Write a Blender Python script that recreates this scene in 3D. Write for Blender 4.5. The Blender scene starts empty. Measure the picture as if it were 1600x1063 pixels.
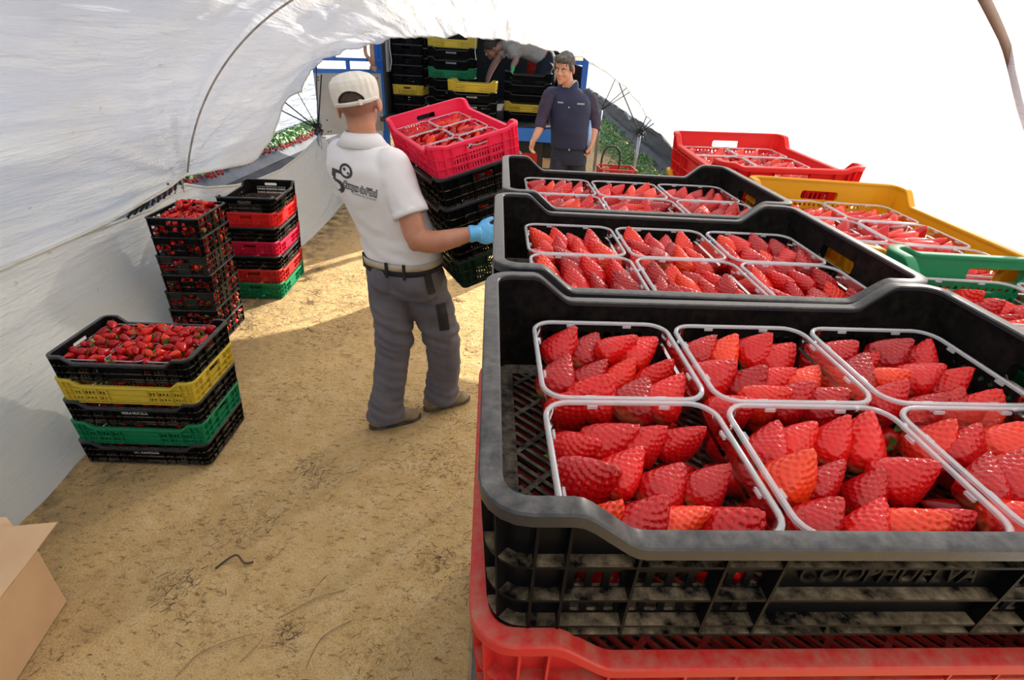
import bpy, bmesh, math, random
from mathutils import Vector, Matrix, Quaternion, noise
SC = bpy.context.scene
COL = SC.collection
PI = math.pi
R = math.radians
random.seed(7)

# ------------------------------------------------------------------ camera
cd = bpy.data.cameras.new('camera'); cam = bpy.data.objects.new('camera', cd); COL.objects.link(cam)
SC.camera = cam
P_, RO_ = R(29.07), R(3.4)
fw = Vector((0, math.cos(P_), -math.sin(P_)))
r0 = Vector((1, 0, 0)); u0 = r0.cross(fw)
rr = r0*math.cos(RO_) + u0*math.sin(RO_); uu = rr.cross(fw)
cam.matrix_world = Matrix(((rr.x, uu.x, -fw.x, 0), (rr.y, uu.y, -fw.y, 0), (rr.z, uu.z, -fw.z, 1.82), (0, 0, 0, 1)))
cd.sensor_width = 36; cd.lens = 820*36/1600; cd.clip_start = .02; cd.clip_end = 300
SC.view_settings.view_transform = 'Standard'; SC.view_settings.look = 'None'
SC.view_settings.gamma = 1; SC.view_settings.exposure = 0.0
try: SC.view_settings.use_curve_mapping = False
except Exception: pass

# ------------------------------------------------------------------ object helpers
def tag(o, label=None, cat=None, group=None, kind=None):
    if label: o['label'] = label
    if cat: o['category'] = cat
    if group: o['group'] = group
    if kind: o['kind'] = kind
    return o
def empty(name, loc=(0, 0, 0), rot=(0, 0, 0), mw=None):
    o = bpy.data.objects.new(name, None); COL.objects.link(o); o.empty_display_size = .05
    if mw is not None: o.matrix_world = mw
    else: o.location = loc; o.rotation_euler = rot
    return o
def copy_tree(o, parent=None):
    c = o.copy(); COL.objects.link(c)
    if parent is not None: c.parent = parent
    for ch in [x for x in o.children]: copy_tree(ch, c)
    return c
def inst(name, mesh, parent=None, mats=None, mw=None):
    o = bpy.data.objects.new(name, mesh); COL.objects.link(o)
    if parent is not None: o.parent = parent
    if mw is not None: o.matrix_world = mw
    if mats:
        for i, m in enumerate(mats):
            o.material_slots[i].link = 'OBJECT'; o.material_slots[i].material = m
    return o

class MB:
    def __init__(s): s.v = []; s.f = []; s.m = []
    def add(s, vs, fs, mi=0):
        b = len(s.v); s.v.extend([tuple(v) for v in vs]); s.f.extend([tuple(i+b for i in f) for f in fs]); s.m.extend([mi]*len(fs))
    def box(s, c, d, mi=0, rot=None):
        x, y, z = d[0]/2, d[1]/2, d[2]/2
        vs = [Vector((sx*x, sy*y, sz*z)) for sz in (-1, 1) for sy in (-1, 1) for sx in (-1, 1)]
        if rot is not None: vs = [rot @ v for v in vs]
        c = Vector(c); vs = [v+c for v in vs]
        s.add(vs, [(0, 2, 3, 1), (4, 5, 7, 6), (0, 1, 5, 4), (2, 6, 7, 3), (0, 4, 6, 2), (1, 3, 7, 5)], mi)
    def bar(s, a, b, w, h, mi=0, up=(0, 0, 1)):
        a = Vector(a); b = Vector(b); d = b-a; L = d.length
        if L < 1e-6: return
        z = d/L; x = Vector(up).cross(z)
        if x.length < 1e-3: x = Vector((1, 0, 0)).cross(z)
        x.normalize(); y = z.cross(x)
        M = Matrix((x, y, z)).transposed()
        s.box((a+b)/2, (w, h, L), mi, M)
    def loft(s, rings, mi=0, cap=True):
        n = len(rings[0]); b = len(s.v)
        vs = [v for r in rings for v in r]; fs = []
        for i in range(len(rings)-1):
            for j in range(n):
                k = (j+1) % n
                fs.append((i*n+j, i*n+k, (i+1)*n+k, (i+1)*n+j))
        if cap:
            c0 = sum((Vector(v) for v in rings[0]), Vector())/n; c1 = sum((Vector(v) for v in rings[-1]), Vector())/n
            vs = vs+[c0, c1]; q = len(rings)*n
            for j in range(n):
                k = (j+1) % n
                fs.append((q, k, j)); fs.append((q+1, (len(rings)-1)*n+j, (len(rings)-1)*n+k))
        s.add(vs, fs, mi)
    def tube(s, pts, rad, n=8, mi=0, cap=True, flat=1.0, ref=None):
        pts = [Vector(p) for p in pts]
        if not hasattr(rad, '__len__'): rad = [rad]*len(pts)
        rings = []; prev = Vector(ref) if ref is not None else None
        for i, p in enumerate(pts):
            t = (pts[min(i+1, len(pts)-1)]-pts[max(i-1, 0)])
            t = t.normalized() if t.length > 1e-9 else Vector((0, 0, 1))
            if prev is None: prev = Vector((0, 0, 1)) if abs(t.z) < .9 else Vector((1, 0, 0))
            x = prev-t*prev.dot(t)
            if x.length < 1e-6: x = Vector((1, 0, 0))
            x.normalize(); y = t.cross(x); prev = x
            rings.append([p+x*math.cos(2*PI*j/n)*rad[i]+y*math.sin(2*PI*j/n)*rad[i]*flat for j in range(n)])
        s.loft(rings, mi, cap)
    def ell(s, c, r, rot=None, nu=16, nv=10, mi=0):
        c = Vector(c); rings = []
        for i in range(1, nv):
            a = PI*i/nv
            ring = []
            for j in range(nu):
                b = 2*PI*j/nu
                v = Vector((r[0]*math.sin(a)*math.cos(b), r[1]*math.sin(a)*math.sin(b), -r[2]*math.cos(a)))
                if rot is not None: v = rot @ v
                ring.append(c+v)
            rings.append(ring)
        s.loft(rings, mi, True)
    def mesh(s, name, mats, smooth=False, auto=None):
        me = bpy.data.meshes.new(name); me.from_pydata(s.v, [], s.f)
        for m in mats: me.materials.append(m)
        if len(mats) > 1: me.polygons.foreach_set('material_index', s.m)
        if smooth: me.polygons.foreach_set('use_smooth', [True]*len(s.f))
        me.update()
        if auto is not None:
            try: me.set_sharp_from_angle(angle=R(auto))
            except Exception: pass
        return me
    def build(s, name, mats, parent=None, smooth=False, auto=None, mw=None):
        if not isinstance(mats, (list, tuple)): mats = [mats]
        return inst(name, s.mesh(name, mats, smooth, auto), parent, None, mw)

def spl(pts, n):
    """Catmull-Rom through tuples of any size, n samples per span"""
    out = []; N = len(pts)
    for i in range(N-1):
        p0, p1, p2, p3 = pts[max(i-1, 0)], pts[i], pts[i+1], pts[min(i+2, N-1)]
        for k in range(n):
            t = k/n
            out.append(tuple(.5*((2*b)+(-a+c)*t+(2*a-5*b+4*c-d)*t*t+(-a+3*b-3*c+d)*t**3) for a, b, c, d in zip(p0, p1, p2, p3)))
    out.append(tuple(pts[-1])); return out
def lerp(a, b, t): return a+(b-a)*t
def sstep(a, b, x):
    t = max(0, min(1, (x-a)/(b-a))); return t*t*(3-2*t)
def interp(tab, x):
    if x <= tab[0][0]: return tab[0][1]
    for (a, va), (b, vb) in zip(tab, tab[1:]):
        if x <= b: return va+(vb-va)*(x-a)/(b-a)
    return tab[-1][1]

def fuse(mb, name, mats, voxel=.008, smooth=4, parent=None, colour=None, disp=None):
    """overlapping closed shapes grown together into one continuous skin"""
    me = mb.mesh('tmp', []); o = bpy.data.objects.new('tmp', me); COL.objects.link(o)
    m = o.modifiers.new('r', 'REMESH'); m.mode = 'VOXEL'; m.voxel_size = voxel; m.use_smooth_shade = True
    if smooth:
        k = o.modifiers.new('s', 'SMOOTH'); k.iterations = smooth; k.factor = .5
    dg = bpy.context.evaluated_depsgraph_get(); dg.update()
    nm = bpy.data.meshes.new_from_object(o.evaluated_get(dg))
    bpy.data.objects.remove(o); bpy.data.meshes.remove(me)
    nm.name = name
    if not isinstance(mats, (list, tuple)): mats = [mats]
    nm.materials.clear()
    for mm in mats: nm.materials.append(mm)
    if disp:
        ns = [v.normal.copy() for v in nm.vertices]
        cs = [v.co+n_*disp(v.co, n_) for v, n_ in zip(nm.vertices, ns)]
        nm.vertices.foreach_set('co', [q for c_ in cs for q in c_])
    if colour:
        for p in nm.polygons: p.material_index = colour(p.center, p.normal)
    nm.polygons.foreach_set('use_smooth', [True]*len(nm.polygons)); nm.update()
    return inst(name, nm, parent)

def text_mesh(s, size, depth, name='lettering', bold=0.0, width=None, align='CENTER', shear=0):
    cu = bpy.data.curves.new('t', 'FONT'); cu.body = s; cu.size = size; cu.extrude = depth; cu.offset = bold
    cu.align_x = align; cu.align_y = 'CENTER'; cu.resolution_u = 3; cu.shear = shear
    o = bpy.data.objects.new('t', cu); COL.objects.link(o)
    dg = bpy.context.evaluated_depsgraph_get(); dg.update()
    me = bpy.data.meshes.new_from_object(o.evaluated_get(dg)); bpy.data.objects.remove(o)
    me.name = name
    if width and len(me.vertices):
        xs = [v.co.x for v in me.vertices]; k = width/(max(xs)-min(xs))
        for v in me.vertices: v.co.x *= k
    return me

# ------------------------------------------------------------------ materials
def new_mat(name):
    m = bpy.data.materials.new(name); m.use_nodes = True; nt = m.node_tree; nt.nodes.clear()
    out = nt.nodes.new('ShaderNodeOutputMaterial')
    return m, nt, out
def N(nt, t, **kw):
    n = nt.nodes.new(t)
    for k, v in kw.items():
        if k.startswith('i_'): n.inputs[k[2:].replace('_', ' ')].default_value = v
        else: setattr(n, k, v)
    return n
def ramp(nt, fac, stops):
    r = nt.nodes.new('ShaderNodeValToRGB'); nt.links.new(fac, r.inputs['Fac'])
    cr = r.color_ramp
    while len(cr.elements) < len(stops): cr.elements.new(.5)
    for e, (p, c) in zip(cr.elements, stops):
        e.position = p; e.color = (*c, 1) if len(c) == 3 else c
    return r.outputs['Color']
def coords(nt, kind='Object', scale=(1, 1, 1)):
    tc = nt.nodes.new('ShaderNodeTexCoord'); mp = nt.nodes.new('ShaderNodeMapping'); mp.inputs['Scale'].default_value = scale
    nt.links.new(tc.outputs[kind], mp.inputs['Vector']); return mp.outputs['Vector']
def noise_n(nt, vec, scale, detail=4, rough=.55):
    n = nt.nodes.new('ShaderNodeTexNoise'); n.inputs['Scale'].default_value = scale; n.inputs['Detail'].default_value = detail; n.inputs['Roughness'].default_value = rough
    if vec is not None: nt.links.new(vec, n.inputs['Vector'])
    return n.outputs['Fac']
def bump(nt, h, strength, dist, normal=None):
    b = nt.nodes.new('ShaderNodeBump'); b.inputs['Strength'].default_value = strength; b.inputs['Distance'].default_value = dist
    nt.links.new(h, b.inputs['Height'])
    if normal is not None: nt.links.new(normal, b.inputs['Normal'])
    return b.outputs['Normal']
def pbr(name, col, rough=.5, spec=.5, metal=0, var=None, vscale=8, bmp=None, bscale=60, coat=0, trans=0, emit=None, sss=0, detail=5):
    """principled surface with a noise-driven second colour and a noise bump"""
    m, nt, out = new_mat(name); p = nt.nodes.new('ShaderNodeBsdfPrincipled')
    p.inputs['Base Color'].default_value = (*col, 1); p.inputs['Roughness'].default_value = rough
    p.inputs['Specular IOR Level'].default_value = spec; p.inputs['Metallic'].default_value = metal
    p.inputs['Coat Weight'].default_value = coat
    if sss: p.inputs['Subsurface Weight'].default_value = sss; p.inputs['Subsurface Radius'].default_value = (.01, .004, .002)
    v = coords(nt)
    f = noise_n(nt, v, vscale, detail)
    c2 = var if var else tuple(c*.85 for c in col)
    c = ramp(nt, f, [(.38, col), (.66, c2)])
    nt.links.new(c, p.inputs['Base Color'])
    if bmp:
        h = noise_n(nt, v, bscale, 4); nt.links.new(bump(nt, h, bmp, .004), p.inputs['Normal'])
    nt.links.new(p.outputs[0], out.inputs[0])
    return m
M = {}
def crate_mat(name, col, dust=(.30, .24, .16), amt=.5, rough=.38, translucent=0.0, spec=.35):
    m, nt, out = new_mat(name); p = nt.nodes.new('ShaderNodeBsdfPrincipled'); p.inputs['Specular IOR Level'].default_value = spec
    v = coords(nt)
    n1 = noise_n(nt, v, 14, 6, .65); n2 = noise_n(nt, v, 90, 4, .6)
    geo = nt.nodes.new('ShaderNodeNewGeometry'); sx = nt.nodes.new('ShaderNodeSeparateXYZ'); tc = None; nt.links.new(geo.outputs['Normal'], sx.inputs[0])
    up = N(nt, 'ShaderNodeMath', operation='MULTIPLY'); nt.links.new(sx.outputs['Z'], up.inputs[0]); up.inputs[1].default_value = .9
    up.use_clamp = True
    a = N(nt, 'ShaderNodeMath', operation='MULTIPLY'); nt.links.new(n1, a.inputs[0]); nt.links.new(n2, a.inputs[1])
    b = N(nt, 'ShaderNodeMath', operation='MULTIPLY_ADD'); nt.links.new(a.outputs[0], b.inputs[0]); b.inputs[1].default_value = 3.6*amt; b.inputs[2].default_value = -.55*amt-.02
    b.use_clamp = True
    c = N(nt, 'ShaderNodeMath', operation='MULTIPLY'); nt.links.new(b.outputs[0], c.inputs[0])
    d = N(nt, 'ShaderNodeMath', operation='ADD'); nt.links.new(up.outputs[0], d.inputs[0]); d.inputs[1].default_value = .0
    nt.links.new(d.outputs[0], c.inputs[1])
    e = N(nt, 'ShaderNodeMath', operation='MULTIPLY'); nt.links.new(c.outputs[0], e.inputs[0]); e.inputs[1].default_value = 1.9; e.use_clamp = True
    mx = N(nt, 'ShaderNodeMix', data_type='RGBA'); nt.links.new(e.outputs[0], mx.inputs[0]); mx.inputs[6].default_value = (*col, 1); mx.inputs[7].default_value = (*dust, 1)
    nt.links.new(mx.outputs[2], p.inputs['Base Color'])
    r = N(nt, 'ShaderNodeMath', operation='MULTIPLY_ADD'); nt.links.new(e.outputs[0], r.inputs[0]); r.inputs[1].default_value = .45; r.inputs[2].default_value = rough
    nt.links.new(r.outputs[0], p.inputs['Roughness'])
    nt.links.new(bump(nt, n2, .12, .002), p.inputs['Normal'])
    if translucent:
        tr = N(nt, 'ShaderNodeBsdfTranslucent'); nt.links.new(mx.outputs[2], tr.inputs['Color'])
        mi = N(nt, 'ShaderNodeMixShader'); mi.inputs[0].default_value = translucent
        nt.links.new(p.outputs[0], mi.inputs[1]); nt.links.new(tr.outputs[0], mi.inputs[2]); nt.links.new(mi.outputs[0], out.inputs[0])
    else: nt.links.new(p.outputs[0], out.inputs[0])
    return m
M['black'] = crate_mat('black_crate_plastic', (.0045, .0045, .005), (.42, .33, .21), amt=.40, rough=.34, spec=.05)
M['bfloor'] = crate_mat('dusty_black_floor', (.016, .015, .015), (.26, .22, .16), amt=.55, rough=.6, spec=.2)
M['rimgrey'] = crate_mat('worn_black_rim', (.020, .021, .025), (.24, .23, .21), amt=.26, rough=.30, spec=.38)
M['black_old'] = crate_mat('weathered_black_plastic', (.012, .011, .009), (.26, .22, .13), amt=.5, rough=.5)
M['red'] = crate_mat('red_crate_plastic', (.52, .02, .018), (.36, .20, .14), amt=.42, translucent=.12)
M['bred'] = crate_mat('bright_red_crate_plastic', (.85, .035, .035), (.7, .3, .25), amt=.1, translucent=.35)
M['pink'] = crate_mat('pink_red_crate_plastic', (1.0, .06, .17), (.8, .3, .3), amt=.05, translucent=.4)
M['crimson'] = crate_mat('crimson_crate_plastic', (.62, .012, .06), (.5, .2, .2), amt=.2, translucent=.2)
M['yellow'] = crate_mat('yellow_crate_plastic', (.80, .42, .012), (.55, .40, .15), amt=.15, translucent=.3)
M['lemon'] = crate_mat('lemon_crate_plastic', (.70, .52, .05), (.5, .40, .2), amt=.2, translucent=.15)
M['green'] = crate_mat('green_crate_plastic', (.005, .22, .085), (.2, .25, .15), amt=.15, translucent=.12)
M['dgreen'] = crate_mat('dark_green_crate_plastic', (.006, .022, .012), (.12, .12, .08), amt=.3)
M['white_ink'] = pbr('white_ink', (.75, .75, .76), .6)
M['grey_ink'] = pbr('dark_grey_ink', (.045, .045, .055), .7)
M['lgrey_ink'] = pbr('light_grey_ink', (.22, .22, .25), .7)
M['galv'] = pbr('galvanised_steel', (.42, .43, .44), .4, metal=.6, var=(.30, .30, .31), vscale=20)
SKY_K, SUN_K, SUN_D, EXPO = .27, 11.0, (1.6, 2.0, 1.0), 0.10
# ------------------------------------------------------------------ people
from mathutils.bvhtree import BVHTree
M['skin'] = pbr('tanned_skin', (.48, .20, .115), .5, var=(.56, .27, .17), vscale=9, bmp=.1, bscale=90, sss=.08)
nt_ = M['skin'].node_tree; p_ = [n for n in nt_.nodes if n.type == 'BSDF_PRINCIPLED'][0]; src_ = p_.inputs['Base Color'].links[0].from_socket
mx_ = N(nt_, 'ShaderNodeMix', data_type='RGBA'); a_n = nt_.nodes.new('ShaderNodeAttribute'); a_n.attribute_name = 'stubble'; nt_.links.new(a_n.outputs['Fac'], mx_.inputs[0]); nt_.links.new(src_, mx_.inputs[6]); mx_.inputs[7].default_value = (.11, .045, .03, 1); nt_.links.new(mx_.outputs[2], p_.inputs['Base Color'])
M['skin2'] = pbr('light_skin', (.52, .26, .17), .5, var=(.46, .21, .13), vscale=12, sss=.08)
M['polo'] = pbr('white_cotton', (.80, .79, .80), .85, spec=.2, var=(.76, .75, .77), vscale=3, bmp=.15, bscale=220)
M['capm'] = pbr('white_cap_cotton', (.74, .71, .64), .85, spec=.2, var=(.68, .65, .57), vscale=9, bmp=.2, bscale=200)
M['hair'] = pbr('short_dark_hair', (.05, .032, .022), .7, var=(.09, .06, .045), vscale=60, bmp=.8, bscale=300)
M['hairg'] = pbr('greying_hair', (.018, .014, .013), .55, var=(.10, .09, .085), vscale=30, bmp=.9, bscale=200)
M['trous'] = pbr('grey_work_trousers', (.115, .105, .125), .85, spec=.2, var=(.15, .14, .155), vscale=5, bmp=.2, bscale=200)
M['blackcloth'] = pbr('black_cloth', (.010, .010, .012), .8)
M['belt'] = pbr('cream_belt', (.52, .44, .32), .7, var=(.44, .37, .27), vscale=20)
M['boot'] = pbr('dusty_brown_boot', (.20, .12, .06), .75, var=(.34, .25, .14), vscale=14)
M['sole'] = pbr('dark_boot_sole', (.04, .036, .03), .8, var=(.14, .11, .07), vscale=14)
M['bglove'] = pbr('blue_nitrile_glove', (.10, .42, .80), .4, var=(.16, .52, .88), vscale=14)
M['gglove'] = pbr('green_glove', (.15, .70, .15), .5)
M['navy'] = pbr('navy_vest', (.006, .010, .042), .7, var=(.009, .015, .055), vscale=6)
M['plum'] = pbr('dark_plum_sleeve', (.026, .018, .046), .8, var=(.036, .026, .06), vscale=12)
M['jeans'] = pbr('dark_jeans', (.010, .013, .030), .85, var=(.018, .022, .045), vscale=8)
M['beige'] = pbr('beige_shirt', (.50, .42, .34), .85); M['lip'] = pbr('lips', (.42, .12, .10), .5)
M['eye'] = pbr('eye_white', (.7, .68, .66), .3); M['iris'] = pbr('dark_iris', (.02, .012, .008), .2); M['lblue'] = pbr('light_blue_cloth', (.28, .42, .72), .8)

def ringE(c, rx, ry, xd, yd, n=28, p=2.3):
    c = Vector(c); out = []
    for j in range(n):
        a = 2*PI*j/n; ca, sa = math.cos(a), math.sin(a)
        k = (abs(ca)**p+abs(sa)**p)**(-1/p)
        out.append(c+xd*(rx*ca*k)+yd*(ry*sa*k))
    return out
def torso(mb, tab, xd, yd, n=28):
    """tab of (x,y,z,rx,ry)"""
    tb_ = spl(tab, 4); mb.loft([ringE(t[:3], t[3], t[4], xd, yd, n) for t in tb_])
def limb(mb, tab, n=16, flat=1.0, ref=None, k=4):
    """tab of (x,y,z,r)"""
    t = spl(tab, k); mb.tube([q[:3] for q in t], [q[3] for q in t], n, 0, True, flat, ref)
def frame(f, up=(0, 0, 1)):
    f = Vector(f).normalized(); x = f.cross(Vector(up)).normalized(); z = x.cross(f); return Matrix((x, f, z)).transposed()
def head(mb, c, F, s=1.0, neck=None):
    c = Vector(c); W = lambda v: c+F @ (Vector(v)*s)
    E = lambda v, r_: mb.ell(W(v), [q*s for q in r_], F, 24, 16)
    E((0, -.014, .022), (.076, .096, .090)); E((0, .022, -.035), (.060, .068, .078)); E((0, .050, -.068), (.040, .042, .042)); E((0, .074, -.098), (.020, .017, .016))
    for sx in (-1, 1):
        E((sx*.036, .060, -.030), (.022, .022, .022)); mb.ell(W((sx*.084, -.010, -.014)), (.0085*s, .021*s, .034*s), F @ Matrix.Rotation(-sx*.45, 3, 'Z'), 16, 12); E((sx*.030, .076, .022), (.022, .012, .008))
    mb.tube([W((0, .082, .018)), W((0, .098, -.004)), W((0, .108, -.024))], [.008*s, .010*s, .013*s], 10); E((-.010, .096, -.028), (.009, .010, .008)); E((.010, .096, -.028), (.009, .010, .008))
    E((0, .086, -.055), (.022, .010, .007)); E((0, .084, -.066), (.018, .010, .007))
    if neck is not None:
        nb = Vector(neck); a = W((0, -.022, -.04)); mb.tube([a, a.lerp(nb, .5), nb], [.058*s, .056*s, .062*s], 18)
def hand(mb, w, fd, pn, th, s=1.0, curl=(25, 30, 22), spread=.10, fat=1.0, right=True):
    """w wrist, fd finger direction, pn palm normal (palm faces pn), th side the thumb leaves from"""
    w = Vector(w); fd = Vector(fd).normalized(); pn = Vector(pn); pn = (pn-fd*pn.dot(fd)).normalized(); sd = fd.cross(pn)
    if sd.dot(Vector(th)) < 0: sd = -sd
    Rm = Matrix((sd, fd, pn)).transposed()
    mb.ell(w+fd*.045*s, (.040*s*fat, .052*s, .0155*s*fat), Rm, 18, 12); mb.ell(w+fd*.030*s+sd*.018*s+pn*.006*s, (.018*s*fat, .032*s, .015*s*fat), Rm, 14, 10)
    mb.tube([w-fd*.03*s, w+fd*.02*s], [.029*s*fat, .029*s*fat], 14, flat=.75, ref=sd)
    for k, (off, L) in enumerate([(.030, .072), (.010, .080), (-.010, .075), (-.029, .060)]):
        p = w+fd*.084*s*(1-abs(off)*1.2)+sd*off*s; a = 0; d0 = (fd+sd*(off*spread*25)).normalized(); pts = [p-d0*.02*s, p]; rad = [.0095*s*fat, .0095*s*fat]
        for q, (c_, fr) in enumerate(zip(curl, (.44, .31, .25))):
            a += R(c_*(1+.08*k)); d = d0*math.cos(a)+pn*math.sin(a); p = p+d*L*fr*s; pts.append(p); rad.append((.0090, .0082, .0068)[q]*s*fat)
        mb.tube(pts, rad, 10)
    t0 = w+fd*.020*s+sd*.026*s; d1 = (sd*.75+fd*.65+pn*.25).normalized(); d2 = (sd*.35+fd*.85+pn*.4).normalized()
    mb.tube([t0, t0+d1*.032*s, t0+d1*.032*s+d2*.026*s, t0+d1*.032*s+d2*.050*s], [.014*s*fat, .0115*s*fat, .0100*s*fat, .0075*s*fat], 10)
def bvh(o): 
    me = o.data; return BVHTree.FromPolygons([v.co.copy() for v in me.vertices], [tuple(p.vertices) for p in me.polygons])
def drape(tree, me, origin, xd, yd, ray, off=.0018):
    """lay a flat mesh (x,y) on a surface along the ray direction"""
    ray = Vector(ray).normalized(); bad = 0
    for v in me.vertices:
        p = Vector(origin)+Vector(xd)*v.co.x+Vector(yd)*v.co.y; h = tree.ray_cast(p-ray*.6, ray, 1.5)
        if not h[0]: h = tree.find_nearest(p+ray*.12)
        v.co = h[0]-ray*(off+abs(v.co.z))
    me.update(); return me
def grid_mesh(w, h, nx, ny, mat, name):
    m = MB(); m.add([(lerp(-w/2, w/2, i/nx), lerp(-h/2, h/2, j/ny), 0) for j in range(ny+1) for i in range(nx+1)], [(j*(nx+1)+i, j*(nx+1)+i+1, (j+1)*(nx+1)+i+1, (j+1)*(nx+1)+i) for j in range(ny) for i in range(nx)])
    return m.mesh(name, [mat], True)
def wr(sc, amp, ax=(1, 1, 1), seed=0):
    return lambda p: noise.noise(Vector((p.x*ax[0]*sc+seed, p.y*ax[1]*sc, p.z*ax[2]*sc)))*amp
def shoe(par, heel, d, name='boot', L=.285, s=1.0):
    d = Vector(d).normalized(); h = Vector(heel); F = frame(d); mb = MB()
    E = lambda v, r_: mb.ell(h+F @ Vector(v), r_, F, 18, 12)
    E((0, .045, .055), (.040, .050, .052)); E((0, .13, .040), (.045, .10, .036)); E((0, .215, .034), (.047, .062, .028)); mb.tube([h+F @ Vector((0, .05, .06)), h+F @ Vector((0, .045, .13))], [.042, .045], 14)
    b = fuse(mb, name, M['boot'], .006, 3, par)
    m = MB(); P = []
    for a in range(32):
        t = 2*PI*a/32; w = .043+.008*math.sin(t)*(1 if math.sin(t) > 0 else .2)
        P.append((w*math.cos(t)*(1-.12*math.cos(2*t)), .14+.145*math.sin(t)))
    m.loft([[h+F @ Vector((x, y, z)) for x, y in P] for z in (.001, .022)]); m.build('sole', M['sole'], b)
    return b

# ---- man in white, back to the camera, carrying the tilted stack
w1 = empty('person', (-.52, 2.34, 0)); tag(w1, 'man in white polo and cap seen from behind, carrying a tilted stack of crates', 'person')
W1 = []
fd = Vector((.42, .9075, 0)); rd = Vector((.9075, -.42, 0))
HF = Matrix.Rotation(R(4), 3, 'Z') @ Matrix.Rotation(R(-11), 3, 'Y') @ Matrix.Rotation(R(-4), 3, 'X')
HC = Vector((-.682, 2.315, 1.590))
mb = MB()
head(mb, HC, HF, 1.0, (-.660, 2.285, 1.425))
torso(mb, [(-.54, 2.32, .80, .15, .11), (-.54, 2.32, .95, .16, .11), (-.60, 2.30, 1.2, .165, .105), (-.64, 2.285, 1.34, .175, .10), (-.655, 2.28, 1.41, .13, .08), (-.658, 2.285, 1.45, .065, .06)], rd, fd)
ELB = (-.415, 2.125, 1.100)
limb(mb, [(-.530, 2.205, 1.375, .056), (-.490, 2.17, 1.28, .054), (-.450, 2.140, 1.18, .052), (-.425, 2.125, 1.105, .050), (-.36, 2.115, 1.092, .0495), (-.29, 2.112, 1.108, .043), (-.22, 2.115, 1.130, .034), (-.180, 2.122, 1.138, .029)], 18, .95)
mb.ell((-.432, 2.118, 1.075), (.030, .028, .030), None, 14, 10)
limb(mb, [(-.775, 2.37, 1.37, .056), (-.80, 2.47, 1.22, .050), (-.78, 2.56, 1.13, .045), (-.66, 2.70, 1.10, .036), (-.58, 2.78, 1.10, .030)])
hand(mb, (-.178, 2.123, 1.138), (.93, .36, -.10), (-.3, .8, -.2), (0, -.2, 1), .95, (20, 26, 20))
hand(mb, (-.57, 2.79, 1.10), (.8, .3, -.1), (.1, -.9, 0), (0, 0, 1), .95)
limb(mb, [(-.60, 2.33, .84, .085), (-.595, 2.29, .5, .06), (-.65, 2.25, .10, .045)]); limb(mb, [(-.45, 2.34, .84, .085), (-.36, 2.38, .5, .06), (-.39, 2.43, .10, .045)])
body = fuse(mb, 'body', M['skin'], .0055, 3, None)
HT = HF.transposed(); st_ = []
for v in body.data.vertices:
    l = HT @ (v.co-HC); a_ = sstep(-.085, -.035, l.z)*sstep(.045, .0, l.y) if l.length < .2 and abs(l.x) < .082 else 0
    st_.append(.55*a_)
at_ = body.data.attributes.new('stubble', 'FLOAT', 'POINT'); at_.data.foreach_set('value', st_)
# polo
mb = MB()
torso(mb, [(-.532, 2.315, .945, .187, .135), (-.535, 2.315, .985, .186, .136), (-.555, 2.31, 1.07, .180, .134), (-.590, 2.30, 1.17, .187, .134), (-.625, 2.288, 1.28, .200, .135), (-.645, 2.28, 1.36, .200, .125), (-.655, 2.28, 1.415, .150, .100), (-.660, 2.283, 1.452, .083, .076)], rd, fd, 36)
mb.ell((-.53, 2.205, 1.375), (.078, .078, .072)); mb.ell((-.775, 2.365, 1.375), (.078, .078, .072))
limb(mb, [(-.530, 2.205, 1.375, .076), (-.495, 2.178, 1.30, .075), (-.462, 2.155, 1.225, .074), (-.448, 2.145, 1.195, .075)], 22)
limb(mb, [(-.775, 2.37, 1.375, .074), (-.79, 2.42, 1.28, .070), (-.80, 2.47, 1.20, .068)], 18)
def polo_d(co, n):
    a = max(0, 1-abs(co.z-1.02)/.14); f = noise.noise(Vector((co.x*7+co.z*9, co.y*7, co.z*14)))*.012*(.3+a)
    f += noise.noise(Vector((co.x*16-co.z*18, co.y*12, co.z*9)))*.0025
    if co.x > -.52 and co.z > 1.18: f += noise.noise(Vector((co.x*20+co.z*14, co.y*10, co.z*4)))*.005
    return f
polo = fuse(mb, 'polo_shirt', M['polo'], .006, 12, None, disp=polo_d)
# sleeve cuff
m = MB(); limb(m, [(-.459, 2.153, 1.215, .0765), (-.449, 2.146, 1.192, .0775)], 26, k=2); cuff = m.build('cuff', M['polo'], polo, True)
# collar
m = MB(); rings = []
for k, (z, rx, ry) in enumerate([(1.432, .088, .080), (1.452, .078, .071), (1.482, .070, .067), (1.490, .075, .072), (1.476, .086, .082), (1.436, .116, .106), (1.434, .110, .100)]):
    rings.append([Vector((-.662, 2.287, z))+rd*rx*math.cos(a*PI/16)+fd*ry*math.sin(a*PI/16)+Vector((0, 0, -.035*max(0, math.sin(a*PI/16)))) for a in range(32)])
m.loft(rings, cap=False); m.build('collar', M['polo'], polo, True)
T1 = bvh(polo)
camd = Vector((-.75, 2.2, -.5)).normalized()
lx = Vector((.985, -.06, -.16)).normalized(); ly = Vector((.12, .1, 1)).normalized(); ray = Vector((-.34, 1, -.05))
def deco(txt, size, ox, oz, mat, width=None, bold=0, sub=3, dz=0.0):
    me = text_mesh(txt, size, 0, 'lettering', bold, width); me.materials.append(mat)
    bm = bmesh.new(); bm.from_mesh(me); bmesh.ops.triangulate(bm, faces=bm.faces); bmesh.ops.subdivide_edges(bm, edges=bm.edges, cuts=1); bm.to_mesh(me); bm.free()
    drape(T1, me, (ox, 2.15, oz), lx, ly, ray, .0022+dz); return inst('lettering', me, polo)
deco('5', .150, -.745, 1.292, M['grey_ink'], .066, .0005)
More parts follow.
